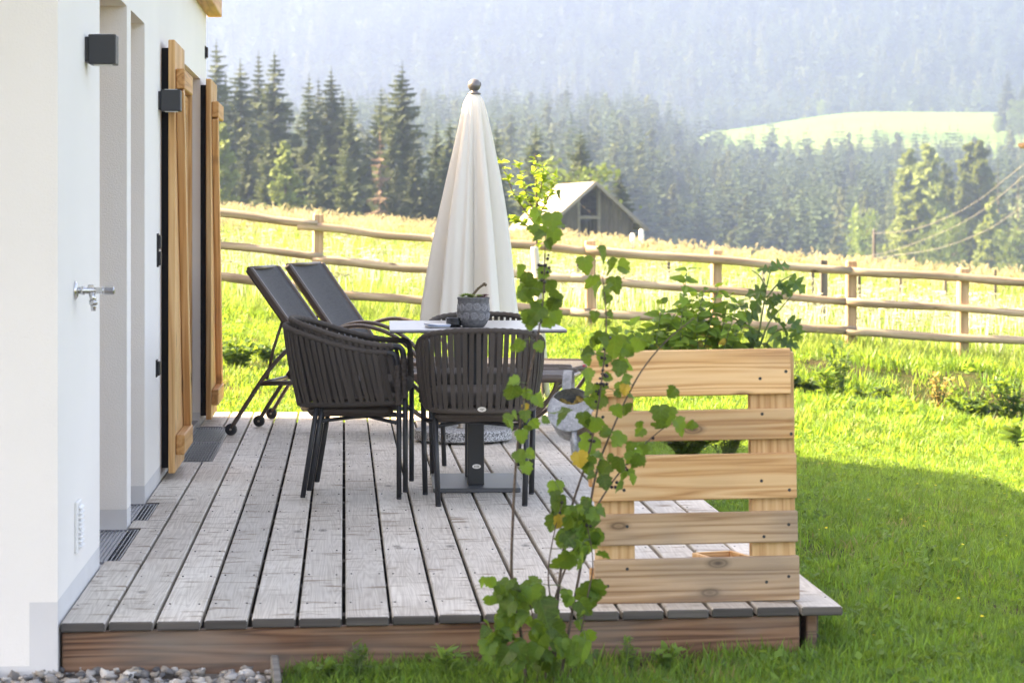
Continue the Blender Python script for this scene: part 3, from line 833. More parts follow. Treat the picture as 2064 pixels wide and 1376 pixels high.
hk = empty('houseleek', PC + Vector((0,0,.118)), 'green and dark red houseleeks with a leaning flower stalk in the pot', 'succulent')
def rosette(c, r, mat, n=3):
    mb = MB()
    for ring in range(n):
        m_ = 6 + 3*ring; rr = r*(.35+.65*ring/max(1,n-1)); el = .35+ .9*(1-ring/max(1,n-1))
        for k in range(m_):
            a = 2*math.pi*(k+.5*ring)/m_; dv = Vector((math.cos(a)*math.cos(el), math.sin(a)*math.cos(el), math.sin(el)))
            sd_ = Vector((-math.sin(a), math.cos(a), 0)); c_ = Vector(c)
            mb.add([c_, c_+dv*rr*.6+sd_*rr*.22, c_+dv*rr, c_+dv*rr*.6-sd_*rr*.22, c_+dv*rr*.55+Vector((0,0,rr*.12))], [(0,1,4),(1,2,4),(2,3,4),(3,0,4),(0,3,2,1)])
    return mb
for (x, y, z, r, mk) in ((-.02,-.045,.022,.028,'sedum'),(.025,-.042,.020,.026,'sedum'),(.05,-.03,.022,.024,'sedum_r'),(-.05,-.025,.020,.024,'sedum'),(-.035,-.02,.024,.028,'sedum'),(-.008,-.028,.012,.026,'sedum'),(.02,-.02,.010,.020,'sedum'),(.042,-.01,.012,.026,'sedum_r'),(-.052,.01,.010,.020,'sedum'),(-.01,.02,.016,.028,'sedum'),(.03,.03,.012,.024,'sedum_r'),(-.03,.035,.010,.022,'sedum'),(.055,-.02,.006,.014,'sedum_r')):
    rosette((x,y,z), r, mk).build('rosette', M[mk], hk)
mb = MB(); st = catmull([(-.012,0,.01),(.004,0,.035),(.024,0,.058),(.048,0,.075)], 6); mb.tube(st, [.0055]*len(st), 8)
for q in st:
    for k in range(7):
        a = rnd.uniform(0, 6.28); dv = Vector((math.cos(a)*.8+.4, math.sin(a), rnd.uniform(.2,.9))).normalized()
        sd_ = dv.orthogonal().normalized()*.0028
        mb.add([q+sd_, q-sd_, q+dv*.0125], [(0,1,2)])
for k in range(9): mb.blob(Vector((.052,0,.077))+Vector((rnd.uniform(-.008,.008),rnd.uniform(-.008,.008),rnd.uniform(-.010,.008))), .0042, 1, k)
mb.build('flower_stalk', M['sedum_s'], hk, True)
ac = empty('ash_cup', W(-.265, 11.0, tz+.0035), 'small round black glazed cup next to the flower pot', 'cup')
mb = MB(); mb.lathe([(.001,.002),(.030,0),(.034,.003),(.035,.010),(.035,.036),(.0355,.038),(.032,.040),(.030,.038),(.029,.012),(.001,.010)], (0,0,0), 32, cap=False); mb.build('bowl', M['ash'], ac, True)
mb = MB(); mb.lathe([(.0354,.034),(.0366,.0375),(.0354,.0395)], (0,0,0), 32, cap=False); mb.build('rim', M['ash'], ac, True)
pp = empty('papers', W(-.315, 10.98, tz), 'flat stack of blue and white papers under the black cup', 'papers', rz=.15)
mb = MB(); mb.cbox((0.01,.0,.0015), (.16,.11,.003), .0006); mb.build('folder', M['ash'], pp)
for k in range(3):
    mb = MB(); nn = 8
    for i in range(nn):
        x0, x1 = -.075+.10*i/nn, -.075+.10*(i+1)/nn
        z0, z1 = [.0036+.004*k+.004*max(0, 1-i_/3.0)*(k>0) for i_ in (i, i+1)]
        mb.add([(x0,-.048,z0),(x1,-.048,z1),(x1,.048,z1),(x0,.048,z0),(x0,-.048,z0+.003),(x1,-.048,z1+.003),(x1,.048,z1+.003),(x0,.048,z0+.003)], [(0,3,2,1),(4,5,6,7),(0,1,5,4),(1,2,6,5),(2,3,7,6),(3,0,4,7)])
    mb.build('sheet', M['paper_blue'] if k == 1 else M['paper'], pp, loc=(0, 0, 0), rot=(0, 0, .05*k))

# ------------------------------------------------------------------ parasol
pc = W(-.272, 13.50)
top = U(955, 190, 13.5)
par = empty('parasol', pc + Vector((0,0,.19)), 'closed cream parasol with a ball finial behind the table', 'parasol')
PO = pc + Vector((0,0,.19))
mb = MB(); mb.lathe([(.02,.012),(.262,.012),(.272,.018),(.272,.064),(.264,.071),(.02,.072)], (0,0,0), 40); pb = mb.build('base', M['granite'], par, loc=(0,0,-.19)); pb['label'] = 'round speckled grey granite base'
for k in range(4):
    a = math.pi/4+k*math.pi/2; mb = MB(); mb.lathe([(.02,0),(.02,.013)], (.2*math.cos(a),.2*math.sin(a),0), 12); mb.build('foot', M['rubber'], pb)
mb = MB(); mb.lathe([(.040,.071),(.040,.078),(.027,.082),(.027,.20)], (0,0,0), 20); mb.build('pole_socket', M['pole'], pb, True)
mb = MB(); mb.tube([Vector((0,0,-.10)), top-PO], [.019,.019], 16); mb.build('pole', M['pole'], par, True)
prof = [(190,11),(196,15),(205,20),(220,24),(260,32),(300,39),(350,48),(400,57),(450,66),(500,74),(550,81),(600,88),(630,92),(646,95)]
mb = MB(); NA = 160; sc = 13.5/F
axis_b = U(956, 640, 13.5)
rows = []
for (v, hwid) in prof:
    z = CAMH-(v-VH)*sc; t = (v-190)/456
    cx = (top.lerp(axis_b, t)); row = []
    for k in range(NA):
        a = 2*math.pi*k/NA
        fold = abs(math.sin(4*a + .6*math.sin(a*2+.4) + .5)) ** .7
        fine = math.sin(11*a+1.3+1.8*t) * .05 + math.sin(23*a+.5) * .018
        amp = min(1, t*3+.12)
        r = hwid*sc*(1 + amp*(-.60*(1-fold) + fine*1.8 + .07) + .03*math.sin(3*a+5*t))
        zz = z
        if t > .9: zz += (.026*math.sin(5*a+.7) + .02*math.sin(9*a) - .02*(1-fold)) * (t-.9)/.1
        row.append(Vector((cx.x + r*math.cos(a), cx.y + r*math.sin(a)*.95, zz)) - PO)
    rows.append(row)
vs_ = [p for r in rows for p in r]; fs_ = []
for i in range(len(rows)-1):
    for k in range(NA): fs_.append((i*NA+k, (i+1)*NA+k, (i+1)*NA+(k+1)%NA, i*NA+(k+1)%NA))
mb.add(vs_, fs_)
fc = U(956, 172, 13.5)-PO
mb.build('canopy', M['canopy'], par, True)
mb = MB(); b = fc.z
mb.lathe([(.001,-.055),(.034,-.053),(.040,-.047),(.026,-.040),(.018,-.033),(.020,-.028)], fc, 28); mb.build('collar', M['finial'], par, True)
mb = MB(); mb.blob(fc, .0365, 3, 0, 0); mb.build('finial_ball', M['finial'], par, True)
mb = MB(); mb.lathe([(.012,.030),(.012,.0365),(.006,.038)], fc, 16, Matrix.Rotation(math.radians(78),3,'Y')); mb.build('finial_cap', M['frame_metal'], par, True)
for k in range(8):
    a = 2*math.pi*k/8+.2; e = axis_b-PO
    mb = MB(); mb.tube([top-PO+Vector((.01*math.cos(a),.01*math.sin(a),-.04)), e+Vector((.15*math.cos(a),.15*math.sin(a),.03))], .006, 6); mb.build('rib', M['pole'], par)

# ------------------------------------------------------------------ sun loungers
def make_lounger(lab, wd=.60):
    L = empty('sun_lounger', (0,0,0), lab, 'sun lounger', 'dark sling loungers at the end of the deck')
    sec = .023
    for y in (0, wd):
        mb = MB(); p = catmull([(0,y,.045),(.10,y,.20),(.24,y,.40),(.40,y,.545),(.58,y,.605),(.76,y,.575),(.90,y,.49),(.99,y,.385)], 6)
        mb.tube(p, .017, 8, flat=.75); mb.build('side_arm', M['lounger_metal'], L, True)
        w_ = MB(); w_.lathe([(.010,-.013),(.030,-.013),(.034,-.009),(.034,.009),(.030,.013),(.010,.013)], (0,0,0), 24, Matrix.Rotation(math.radians(90),3,'X'))
        wo_ = w_.build('wheel', M['rubber'], L, True, loc=(-.004,y,.034))
        w_ = MB(); w_.lathe([(.001,-.0155),(.007,-.0155),(.007,.0155),(.001,.0155)], (0,0,0), 12, Matrix.Rotation(math.radians(90),3,'X')); w_.build('hub', M['pole'], wo_, True)
        mb = MB(); mb.cbox((1.22,y,.345), (1.40,.034,.046), .010); mb.build('seat_rail', M['lounger_metal'], L, True)
        mb = MB(); a, b = Vector((.10,y,.955)), Vector((.535,y,.362)); dv = b-a
        mb.cbox((0,0,0), (dv.length,.034,.046), .010); o = mb.build('back_rail', M['lounger_metal'], L, loc=(a+b)/2, rot=(0, math.atan2(-dv.z, dv.x), 0))
        mb = MB(); p = catmull([(.86,y,.335),(1.02,y,.185),(1.22,y,.065),(1.42,y,.022),(1.62,y,.055),(1.77,y,.15),(1.86,y,.26),(1.89,y,.345)], 6)
        mb.tube(p, .017, 8, flat=.75); mb.build('bow_leg', M['lounger_metal'], L, True)
        mb = MB(); mb.tube([(.17,y,.298),(.55,y,.312)], .014, 8); mb.build('lower_rail', M['lounger_metal'], L, True)
        mb = MB(); mb.tube([(.30,y+(.03 if y==0 else -.03),.68),(.24,y+(.03 if y==0 else -.03),.50),(.20,y+(.03 if y==0 else -.03),.32)], .009, 8); mb.build('back_prop', M['lounger_metal'], L, True)
    for (x, z) in ((.17,.298),(.50,.40),(1.42,.022),(1.88,.30),(.95,.335)):
        mb = MB(); mb.tube([(x,.0,z),(x,wd,z)], .012, 8); mb.build('cross_bar', M['lounger_metal'], L, True)
    mb = MB(); mb.tube([(.098,.01,.955),(.098,wd-.01,.955)], .012, 8); mb.build('head_bar', M['lounger_metal'], L, True)
    def sheet(pts, nm):
        mb = MB(); nn = 9; vs_, fs_ = [], []
        for (x, z, nx, nz) in pts:
            for k in range(nn):
                t = k/(nn-1); sag = .022*math.sin(t*math.pi)
                vs_.append((x-nx*sag, .020+(wd-.040)*t, z-nz*sag))
        n1 = len(vs_)
        for (x, z, nx, nz) in pts:
            for k in range(nn):
                t = k/(nn-1); sag = .022*math.sin(t*math.pi)+.003
                vs_.append((x-nx*sag, .020+(wd-.040)*t, z-nz*sag))
        m_ = len(pts)
        for i in range(m_-1):
            for k in range(nn-1):
                q = (i*nn+k, (i+1)*nn+k, (i+1)*nn+k+1, i*nn+k+1); fs_.append(q); fs_.append(tuple(n1+x for x in q[::-1]))
        for i in range(m_-1):
            for k in (0, nn-1): fs_.append((i*nn+k, (i+1)*nn+k, n1+(i+1)*nn+k, n1+i*nn+k))
        mb.add(vs_, fs_); mb.build(nm, M['sling'], L, True)
    bn = Vector((.593,0,.435)).normalized()
    sheet([(.102+.43*t+bn.x*.010, .955-.587*t+bn.z*.010, bn.x, bn.z) for t in [k/8 for k in range(9)]], 'back_sling')
    sheet([(.56+1.27*t, .360 - .003*math.sin(t*9), 0, 1) for t in [k/10 for k in range(11)]] + [(1.88,.356,.2,1),(1.93,.340,.5,.9)], 'seat_sling')
    mb = MB(); mb.tube([(1.93,.012,.338),(1.93,wd-.012,.338)], .013, 8); mb.build('foot_bar', M['lounger_metal'], L, True)
    return L
lo = make_lounger('dark sling sun lounger standing right behind the stacked chairs')
lo.location = W(-1.607, 13.86); lo.rotation_euler = (0, 0, -YAW - math.radians(9.5))
l2 = copy_tree(lo); tag(l2, 'dark sling sun lounger at the outer deck edge, its foot by the sapling stake', 'sun lounger', 'dark sling loungers at the end of the deck')
l2.location = W(-1.49, 15.02); l2.rotation_euler = (0, 0, -YAW - math.radians(15.5))

# ------------------------------------------------------------------ pallet planter
pf = G(1405, 1214)                       # front foot line of the pallet
pal = empty('pallet_planter', (pf.x, pf.y, 0), 'upright honey-coloured pallet made into a planter at the deck corner', 'planter', rz=-YAW + math.radians(4.5))
pal.rotation_euler = (math.radians(.6), math.radians(-.7), -YAW + math.radians(4.0))
PW = .660
for (z0, z1, dx, dw) in ((.662,.808,-.012,-.012),(.517,.615,-.004,-.006),(.327,.472,-.002,0),(.185,.285,0,0),(-.002,.140,.002,.004)):
    mb = MB(); mb.cbox((0,0,0), (PW+dw, .022, z1-z0), .003); mb.build('slat', M['pallet_w' if z0 < .2 else 'pallet'], pal, loc=(dx, .011, (z0+z1)/2+.003))
    s_o = pal.children[-1] if False else None
for (xc, ww) in ((-PW/2+.07,.128),(PW/2-.075,.142)):
    mb = MB(); mb.cbox((0,0,0), (ww,.021,.795), .003); mb.build('upright', M['pallet_z'], pal, loc=(xc,.0335,.402))
    for zc in (.745,.40,.055):
        mb = MB(); mb.cbox((0,0,0), (.10,.078,.10), .004); mb.build('block', M['pallet_z'], pal, loc=(xc+(.01 if xc<0 else -.01),.0845,zc))
    mb = MB(); mb.cbox((0,0,0), (.10,.022,.80), .003); mb.build('back_upright', M['pallet_z'], pal, loc=(xc+(.01 if xc<0 else -.01),.1355,.402))
for zc in (.735, .41, .045):
    mb = MB(); mb.cbox((0,0,0), (PW,.018,.10 if zc != .735 else .13), .003); mb.build('back_slat', M['pallet'], pal, loc=(0,.157,zc))
for (za, zb) in ((.66,.785),(.345,.452)):
    mb = MB(); mb.box((-PW/2+.14,.046,za), (PW/2-.15,.144,za+.012)); mb.build('trough_floor', M['pallet'], pal)
    mb = MB(); mb.cbox((-.003,.0255,(za+zb)/2+.008), (PW-.30,.003,zb-za), .0005); mb.cbox((-.003,.1445,(za+zb)/2+.008), (PW-.30,.003,zb-za), .0005); mb.build('foil_liner', M['foil'], pal)
    mb = MB(); mb.cbox((-.003,.085,(za+zb)/2), (PW-.302,.114,zb-za-.03), .01); mb.build('soil', M['soil'], pal)
# dark nails in the slats, two by two over each upright
nl = MB(); nl.lathe([(.0055,0),(.0055,.0015)], (0,0,0), 8, Matrix.Rotation(math.radians(90),3,'X')); nail_me = nl.mesh('nail', M['frame_metal'])
for (z0, z1) in ((.662,.808),(.517,.615),(.327,.472),(.185,.285),(0,.140)):
    for xc in (-PW/2+.04,-PW/2+.10,PW/2-.03,PW/2-.11):
        o = obj('nail', nail_me, pal, (xc+rnd.uniform(-.012,.012), .0012, (z0+z1)/2+rnd.uniform(-.38,.38)*(z1-z0)))

# wire peg with ribbon, watering can
pm = Matrix.Translation(pal.location) @ pal.rotation_euler.to_matrix().to_4x4()
A = pm @ Vector((-PW/2-.015,.03,.752)); B = U(1128, 741, 7.75)
wp = empty('wire_peg', A, 'thin wire sticking out of the pallet side, holding the watering can', 'wire')
mb = MB(); mb.tube([(pm @ Vector((-PW/2+.02,.03,.752)))-A, (A.lerp(B,.5)-A)+Vector((0,0,-.002)), B-A, B-A+Vector((-.006,0,.010))], .0022, 6); mb.build('rod', M['string'], wp, True)
rb = empty('ribbon', U(1177, 737, 7.76), 'short dark blue ribbon tied to the wire beside the watering can', 'ribbon')
mb = MB(); mb.blob((0,-.002,0), .006, 1, 3); mb.build('knot', M['ribbon_red'], rb)
mb = MB(); mb.tube([(0,-.003,-.002),(.002,-.004,-.02),(.005,-.003,-.04),(.0065,-.004,-.058)], [.0028,.0036,.0034,.0016], 6, flat=.5); mb.build('tail', M['ribbon'], rb)
cdp = 7.77; cc = U(1150, 825, cdp)
# local frame of the can: axis points towards the viewer and a little up (mouth side)
ax = (W(-.18, -1.0, .50)).normalized(); upv = Vector((0,0,1)); rt = upv.cross(ax).normalized(); cu = ax.cross(rt).normalized()
RM = Matrix((rt, cu, ax)).transposed()      # local x right, y up along the face, z out of the mouth
wc = empty('watering_can', cc, 'small galvanised watering can hanging on a wire, spout down', 'watering can')
wc.rotation_euler = RM.to_euler()
R = .074; D = .105
mb = MB(); mb.lathe([(R*.93,-D),(R*.96,-D+.003),(R,-.004),(R+.0018,-.002),(R+.0018,.001),(R,.0018)], (0,0,0), 40, cap=False); mb.lathe([(.001,-D),(R*.93,-D)], (0,0,0), 40, cap=False); mb.lathe([(R-.002,0),(R*.93-.002,-D+.003),(.001,-D+.003)], (0,0,0), 40, cap=False)
mb.build('body', M['zinc'], wc, True)
mb = MB(); pts = []; cv = .028
N_ = 30
rim_ = []
for k in range(N_+1):
    a = math.pi + math.radians(-35) + (math.pi + math.radians(70))*k/N_
    rim_.append((R*math.cos(a), R*math.sin(a), .0))
edge = []
for k in range(N_+1):
    t = k/N_; x0 = rim_[-1][0]*(1-t)+rim_[0][0]*t
    y0 = rim_[0][1] - .026*math.sin(t*math.pi)
    edge.append((x0,y0,.001))
edge = edge[::-1]
vs_ = []
for k in range(N_+1): vs_ += [rim_[k], edge[k], (rim_[k][0],rim_[k][1],-.0015), (edge[k][0],edge[k][1],-.0015)]
fs_ = []
for k in range(N_):
    a, b = 4*k, 4*(k+1); fs_ += [(a,b,b+1,a+1),(a+2,a+3,b+3,b+2),(a+1,b+1,b+3,a+3)]
mb.add(vs_, fs_); mb.build('half_cover', M['zinc'], wc)
mb = MB(); mb.tube([(.012,-R*.86,-.070),(.015,-R-.030,-.048),(.022,-R-.075,-.018),(.027,-R-.108,.002)], [.019,.0155,.011,.0085], 16, cap=False); mb.build('spout', M['zinc'], wc, True)
mb = MB(); mb.tube([(.016,-R+.001,-.004),(.020,-R-.030,.000),(.023,-R-.072,-.006)], [.009,.008,.006], 8, flat=.3); mb.build('spout_brace', M['zinc'], wc, True)
mb = MB(); hp = catmull([(-.018,R-.002,-.075),(-.018,R+.045,-.066),(-.018,R+.068,-.03),(-.018,R+.060,-.004),(-.018,R+.022,.003),(-.018,R-.003,.000)], 5)
vs_, fs_ = [], []
for i, p in enumerate(hp):
    tg = (hp[min(i+1,len(hp)-1)]-hp[max(i-1,0)]).normalized(); nn_ = tg.cross(Vector((1,0,0))).normalized()
    for (sx, sn) in ((-1,-1),(1,-1),(1,1),(-1,1)): vs_.append(p+Vector((sx*.0145,0,0))+nn_*sn*.0012)
for i in range(len(hp)-1):
    for e in range(4): fs_.append((i*4+e, i*4+(e+1)%4, (i+1)*4+(e+1)%4, (i+1)*4+e))
mb.add(vs_, fs_); mb.build('handle', M['zinc'], wc)
mb = MB()
for k in range(60):
    r = R*.85*math.sqrt(rnd.random()); a = rnd.uniform(0,6.28); mb.blob((r*math.cos(a), r*math.sin(a), -.05+rnd.uniform(-.006,.006)), rnd.uniform(.006,.012), 1, k, .4)
mb.build('dry_seed_heads', M['dry'], wc)
# small slatted crate behind the pallet
cr = empty('wooden_crate', G(1492, 1128), 'small bare wooden crate on the deck behind the pallet planter', 'crate', rz=.3)
cr.location = pm @ Vector((.155,.40,0))
for (x, y, sx, sy) in ((-.07,0,.014,.20),(.07,0,.014,.20),(0,-.10,.126,.014),(0,.10,.126,.014)):
    mb = MB(); mb.cbox((x,y,.045), (sx,sy,.09), .002); mb.build('board', M['pallet'], cr)

# ------------------------------------------------------------------ leaves and plants
def leaf_mesh(name, half, mat, fold=.18, droop=.25, seed=0):
    """flat outline (half, x>=0) mirrored round the midrib, folded and drooping"""
    r = random.Random(seed); o = []
    for (x, y) in half: o.append((x*r.uniform(.86,1.1), y+r.uniform(-.015,.015)*(x>0)))
    n = len(o)
    def z(x, y): return fold*abs(x) - droop*y*y
    mids = [(0.0, .02), (0.0, .35), (0.0, .65)]
    vs_, fs_ = [], []
    for sg in (1, -1):
        b = len(vs_)
        for (x, y) in o: vs_.append((sg*x, y, z(x, y) + .05*math.sin(8*x+9*y+seed*2)))
        for (x, y) in mids: vs_.append((0, y, z(0, y) - .02))
        m0, m1, m2 = b+n, b+n+1, b+n+2
        for i in range(n-1):
            ym = (o[i][1]+o[i+1][1])/2
            c = m0 if ym < .16 else m1 if ym < .55 else m2
            fs_.append((b+i, b+i+1, c) if sg > 0 else (b+i+1, b+i, c))
        # midrib closing triangles
        for (c0, c1) in ((m0, m1), (m1, m2)):
            j = min(range(n), key=lambda q: abs(o[q][1] - (.16 if c0 == m0 else .55)))
            fs_.append((c0, b+j, c1) if sg > 0 else (c1, b+j, c0))
    me = bpy.data.meshes.new(name); me.from_pydata(vs_, [], fs_); me.materials.append(mat)
    me.polygons.foreach_set('use_smooth', [True]*len(me.polygons)); me.update(); return me
CUR = [(0,0),(.10,-.07),(.20,-.09),(.27,-.04),(.36,-.05),(.41,.04),(.49,.08),(.50,.18),(.56,.27),(.50,.34),(.47,.40),(.40,.42),(.46,.48),(.45,.56),(.48,.63),(.40,.66),(.34,.71),(.25,.70),(.24,.80),(.17,.84),(.13,.92),(.05,.94),(0,1.0)]
OVA = [(0,0),(.14,.06),(.25,.2),(.29,.38),(.25,.58),(.15,.8),(.06,.94),(0,1.0)]
LNC = [(0,0),(.07,.08),(.11,.25),(.12,.45),(.09,.7),(.04,.9),(0,1.0)]
TOM = [(0,0),(.03,.10),(.20,.05),(.36,.12),(.30,.24),(.14,.27),(.05,.30),(.26,.34),(.44,.48),(.30,.54),(.12,.52),(.05,.55),(.20,.66),(.30,.80),(.14,.82),(.05,.92),(0,1.0)]
LM = {
 'currant': [leaf_mesh('currant_leaf', CUR, M['currant'], (.1,.35,.2,.45,.28,.55)[k], (.2,.45,.7,.3,.95,.5)[k], k) for k in range(6)],
 'currant_y': [leaf_mesh('currant_leaf_y', CUR, M['currant_y'], .3, .35, 9)],
 'mint': [leaf_mesh('herb_leaf', OVA, M['mint'], .25, .25+.12*k, k) for k in range(3)],
 'mint_y': [leaf_mesh('herb_leaf_y', OVA, M['mint_y'], .25, .4, 5)],
 'tomato': [leaf_mesh('tomato_leaf', TOM, M['tomato'], .2, .35+.15*k, k) for k in range(3)],
 'sap': [leaf_mesh('sapling_leaf', OVA, M['sap'], .3, .25, k) for k in range(2)],
}
TOCAM = lambda p: (Vector((0, 0, CAMH)) - Vector(p)).normalized()
def put_leaf(par, org, me, p, tip, nrm, size, name='leaf'):
    tip = Vector(tip).normalized(); nrm = Vector(nrm); nrm = (nrm - tip*nrm.dot(tip))
    if nrm.length < 1e-4: nrm = tip.orthogonal()
    nrm.normalize(); x = tip.cross(nrm)
    o = bpy.data.objects.new(name, me); COL.objects.link(o); o.parent = par
    o.matrix_local = Matrix.Translation(Vector(p)-org) @ Matrix((x, tip, nrm)).transposed().to_4x4() @ Matrix.Diagonal((size, size, size, 1))
    return o
def rv(s=1.0): return Vector((rnd.gauss(0,1), rnd.gauss(0,1), rnd.gauss(0,1))) * s

# ---- blackcurrant bush in front of the deck
CB = U(1090, 1400, 7.16); CB.z = Hw(CB.x, CB.y)
cur = empty('currant_bush', CB, 'tall leggy blackcurrant bush growing in front of the deck edge', 'currant bush')
stems = [
 ([(1062,1395,7.16),(1052,1290,7.15),(1032,1180,7.12),(1034,1040,7.08),(1043,900,7.05),(1060,790,7.02),(1082,690,7.0),(1095,600,7.0),(1098,520,7.0),(1100,465,7.0)], .0055),
 ([(1105,1395,7.2),(1118,1280,7.2),(1130,1150,7.2),(1150,1030,7.18),(1185,920,7.15),(1205,820,7.12),(1218,720,7.1),(1222,640,7.1),(1215,560,7.1)], .0052),
 ([(1125,1395,7.2),(1150,1250,7.22),(1178,1100,7.22),(1200,960,7.2),(1232,870,7.2),(1285,760,7.2),(1340,690,7.2),(1400,640,7.2)], .0050),
 ([(1098,1395,7.2),(1108,1250,7.18),(1150,1120,7.18),(1215,1000,7.2),(1275,920,7.2),(1330,868,7.2),(1362,850,7.2)], .0042),
 ([(1085,1395,7.18),(1080,1280,7.12),(1060,1200,7.1),(1015,1185,7.08)], .0035),
 ([(1135,1395,7.18),(1165,1300,7.12),(1185,1200,7.1),(1195,1130,7.1),(1180,1040,7.1)], .0036),
 ([(1115,1395,7.18),(1120,1280,7.1),(1105,1160,7.05),(1120,1060,7.05),(1135,1010,7.05)], .0036),
]
SP = []
for pts, r in stems:
    c = catmull([U(*p) for p in pts], 6); n = len(c)
    mb = MB(); mb.tube([p-CB for p in c], [max(.0016, r*(1-.72*i/n)) for i in range(n)], 7); mb.build('stem', M['twig'], cur, True); SP.append(c)
LP = []   # (u, v, size px)
def cl(n, u0, u1, v0, v1, s0, s1, dp=7.08, dd=.08):
    for _ in range(n): LP.append((rnd.uniform(u0,u1), rnd.uniform(v0,v1), rnd.uniform(s0,s1), dp+rnd.uniform(-dd,dd)))
for q in ((1085,440,48),(1112,448,52),(1118,482,60),(1072,468,40),(1100,500,44),
          (1062,570,60),(1085,590,66),(1108,585,58),(1050,605,54),(1120,620,50),(1092,640,62),(1072,645,52),(1110,655,44),(1098,555,46),
          (1052,700,40),(1082,705,44),(1035,795,50),(1060,800,40),(1075,815,44),(1030,850,42),(1058,845,48),(1050,880,38),(1072,860,40),(1042,925,44),(1058,950,50)): LP.append((*q, 7.0+rnd.uniform(-.05,.05)))
for q in ((1205,520,58),(1228,545,60),(1240,575,46),(1195,575,54),(1212,590,50),(1200,640,36),(1225,655,32),
          (1190,700,50),(1215,690,58),(1240,700,66),(1262,715,58),(1225,735,52),(1250,745,50),(1180,730,40),(1290,700,50),(1310,690,44),
          (1208,790,48),(1250,785,44),(1190,820,52),(1215,815,56),(1240,830,40),(1175,850,54),(1200,860,50),(1220,880,46),(1195,900,58),(1240,800,34),
          (1260,830,44),(1255,890,44),(1225,930,40),(1250,940,50),(1275,905,40),(1290,930,38),(1190,950,52),(1215,975,44),
          (1330,835,50),(1350,840,56),(1362,860,44),(1335,865,40),(1275,925,46),(1300,910,40),(1255,965,36)): LP.append((*q, 7.12+rnd.uniform(-.06,.06)))
cl(11, 1090, 1190, 985, 1075, 40, 62); cl(8, 1130, 1205, 1070, 1180, 44, 66); cl(7, 985, 1050, 1165, 1215, 34, 50)
cl(38, 985, 1195, 1190, 1335, 36, 80); cl(11, 1010, 1185, 1310, 1385, 40, 66)
for i, (u, v, s, dp) in enumerate(LP):
    p = U(u, v-s*.35, dp); px = dp/F
    tip = Vector((rnd.uniform(-.55,.55), rnd.uniform(-.35,.25), -.75+rnd.uniform(-.2,.35)))
    nrm = TOCAM(p) + Vector((0,0,.55)) + rv(.38)
    put_leaf(cur, CB, rnd.choice(LM['currant']), p, tip, nrm, s*px*.66*rnd.uniform(.75,1.2))
    if i % 8 != 7 and v < 1345:
        p2 = U(u+rnd.gauss(0,20), v-s*.2+rnd.gauss(0,20), dp+rnd.uniform(-.05,.07)); tip2 = Vector((rnd.uniform(-.9,.9), rnd.uniform(-.5,.4), -.55+rnd.uniform(-.3,.5)))
        put_leaf(cur, CB, rnd.choice(LM['currant']), p2, tip2, TOCAM(p2)*.8+Vector((0,0,.7))+rv(.5), s*px*.55*rnd.uniform(.7,1.2))
for (u, v, s) in ((1165,925,36),(1130,1050,30),(1262,785,24),(1058,820,16)):
    p = U(u, v-s*.4, 7.05); put_leaf(cur, CB, LM['currant_y'][0], p, (rnd.uniform(-.3,.3),0,-1), TOCAM(p)+rv(.3), s*7.05/F)
# petioles from the nearest stem to the leaves, and berries
mb = MB()
allp = [p for c in SP for p in c]
for (u, v, s, dp) in LP[::2]:
    p = U(u, v-s*.35, dp); q = min(allp, key=lambda a: (a-p).length)
    if (q-p).length < .16: mb.tube([q-CB, (q.lerp(p,.5)+Vector((0,0,.008)))-CB, p-CB], .0011, 4)
mb.build('leaf_stalks', M['green_stem'], cur, True)['kind'] = 'stuff'
mb = MB()
for (u, v, n) in ((1105,535,9),(1115,545,4),(1092,640,4),(1225,700,6),(1240,760,12),(1265,770,6),(1205,800,5),(1215,905,5),(1290,945,7),(1282,965,5),(1250,980,5),(1270,900,3),(1232,1000,4),(1320,905,4),(1170,990,3)):
    for _ in range(n):
        p = min(allp, key=lambda a: (a-U(u+rnd.uniform(-14,14), v+rnd.uniform(-22,22), 7.1)).length)+Vector((rnd.gauss(0,.008), rnd.gauss(0,.006), -abs(rnd.gauss(.006,.008)))); mb.blob(p-CB, rnd.uniform(.0042,.0062), 1, 0, 0)
o = mb.build('berries', M['berry'], cur, True); o['kind'] = 'stuff'

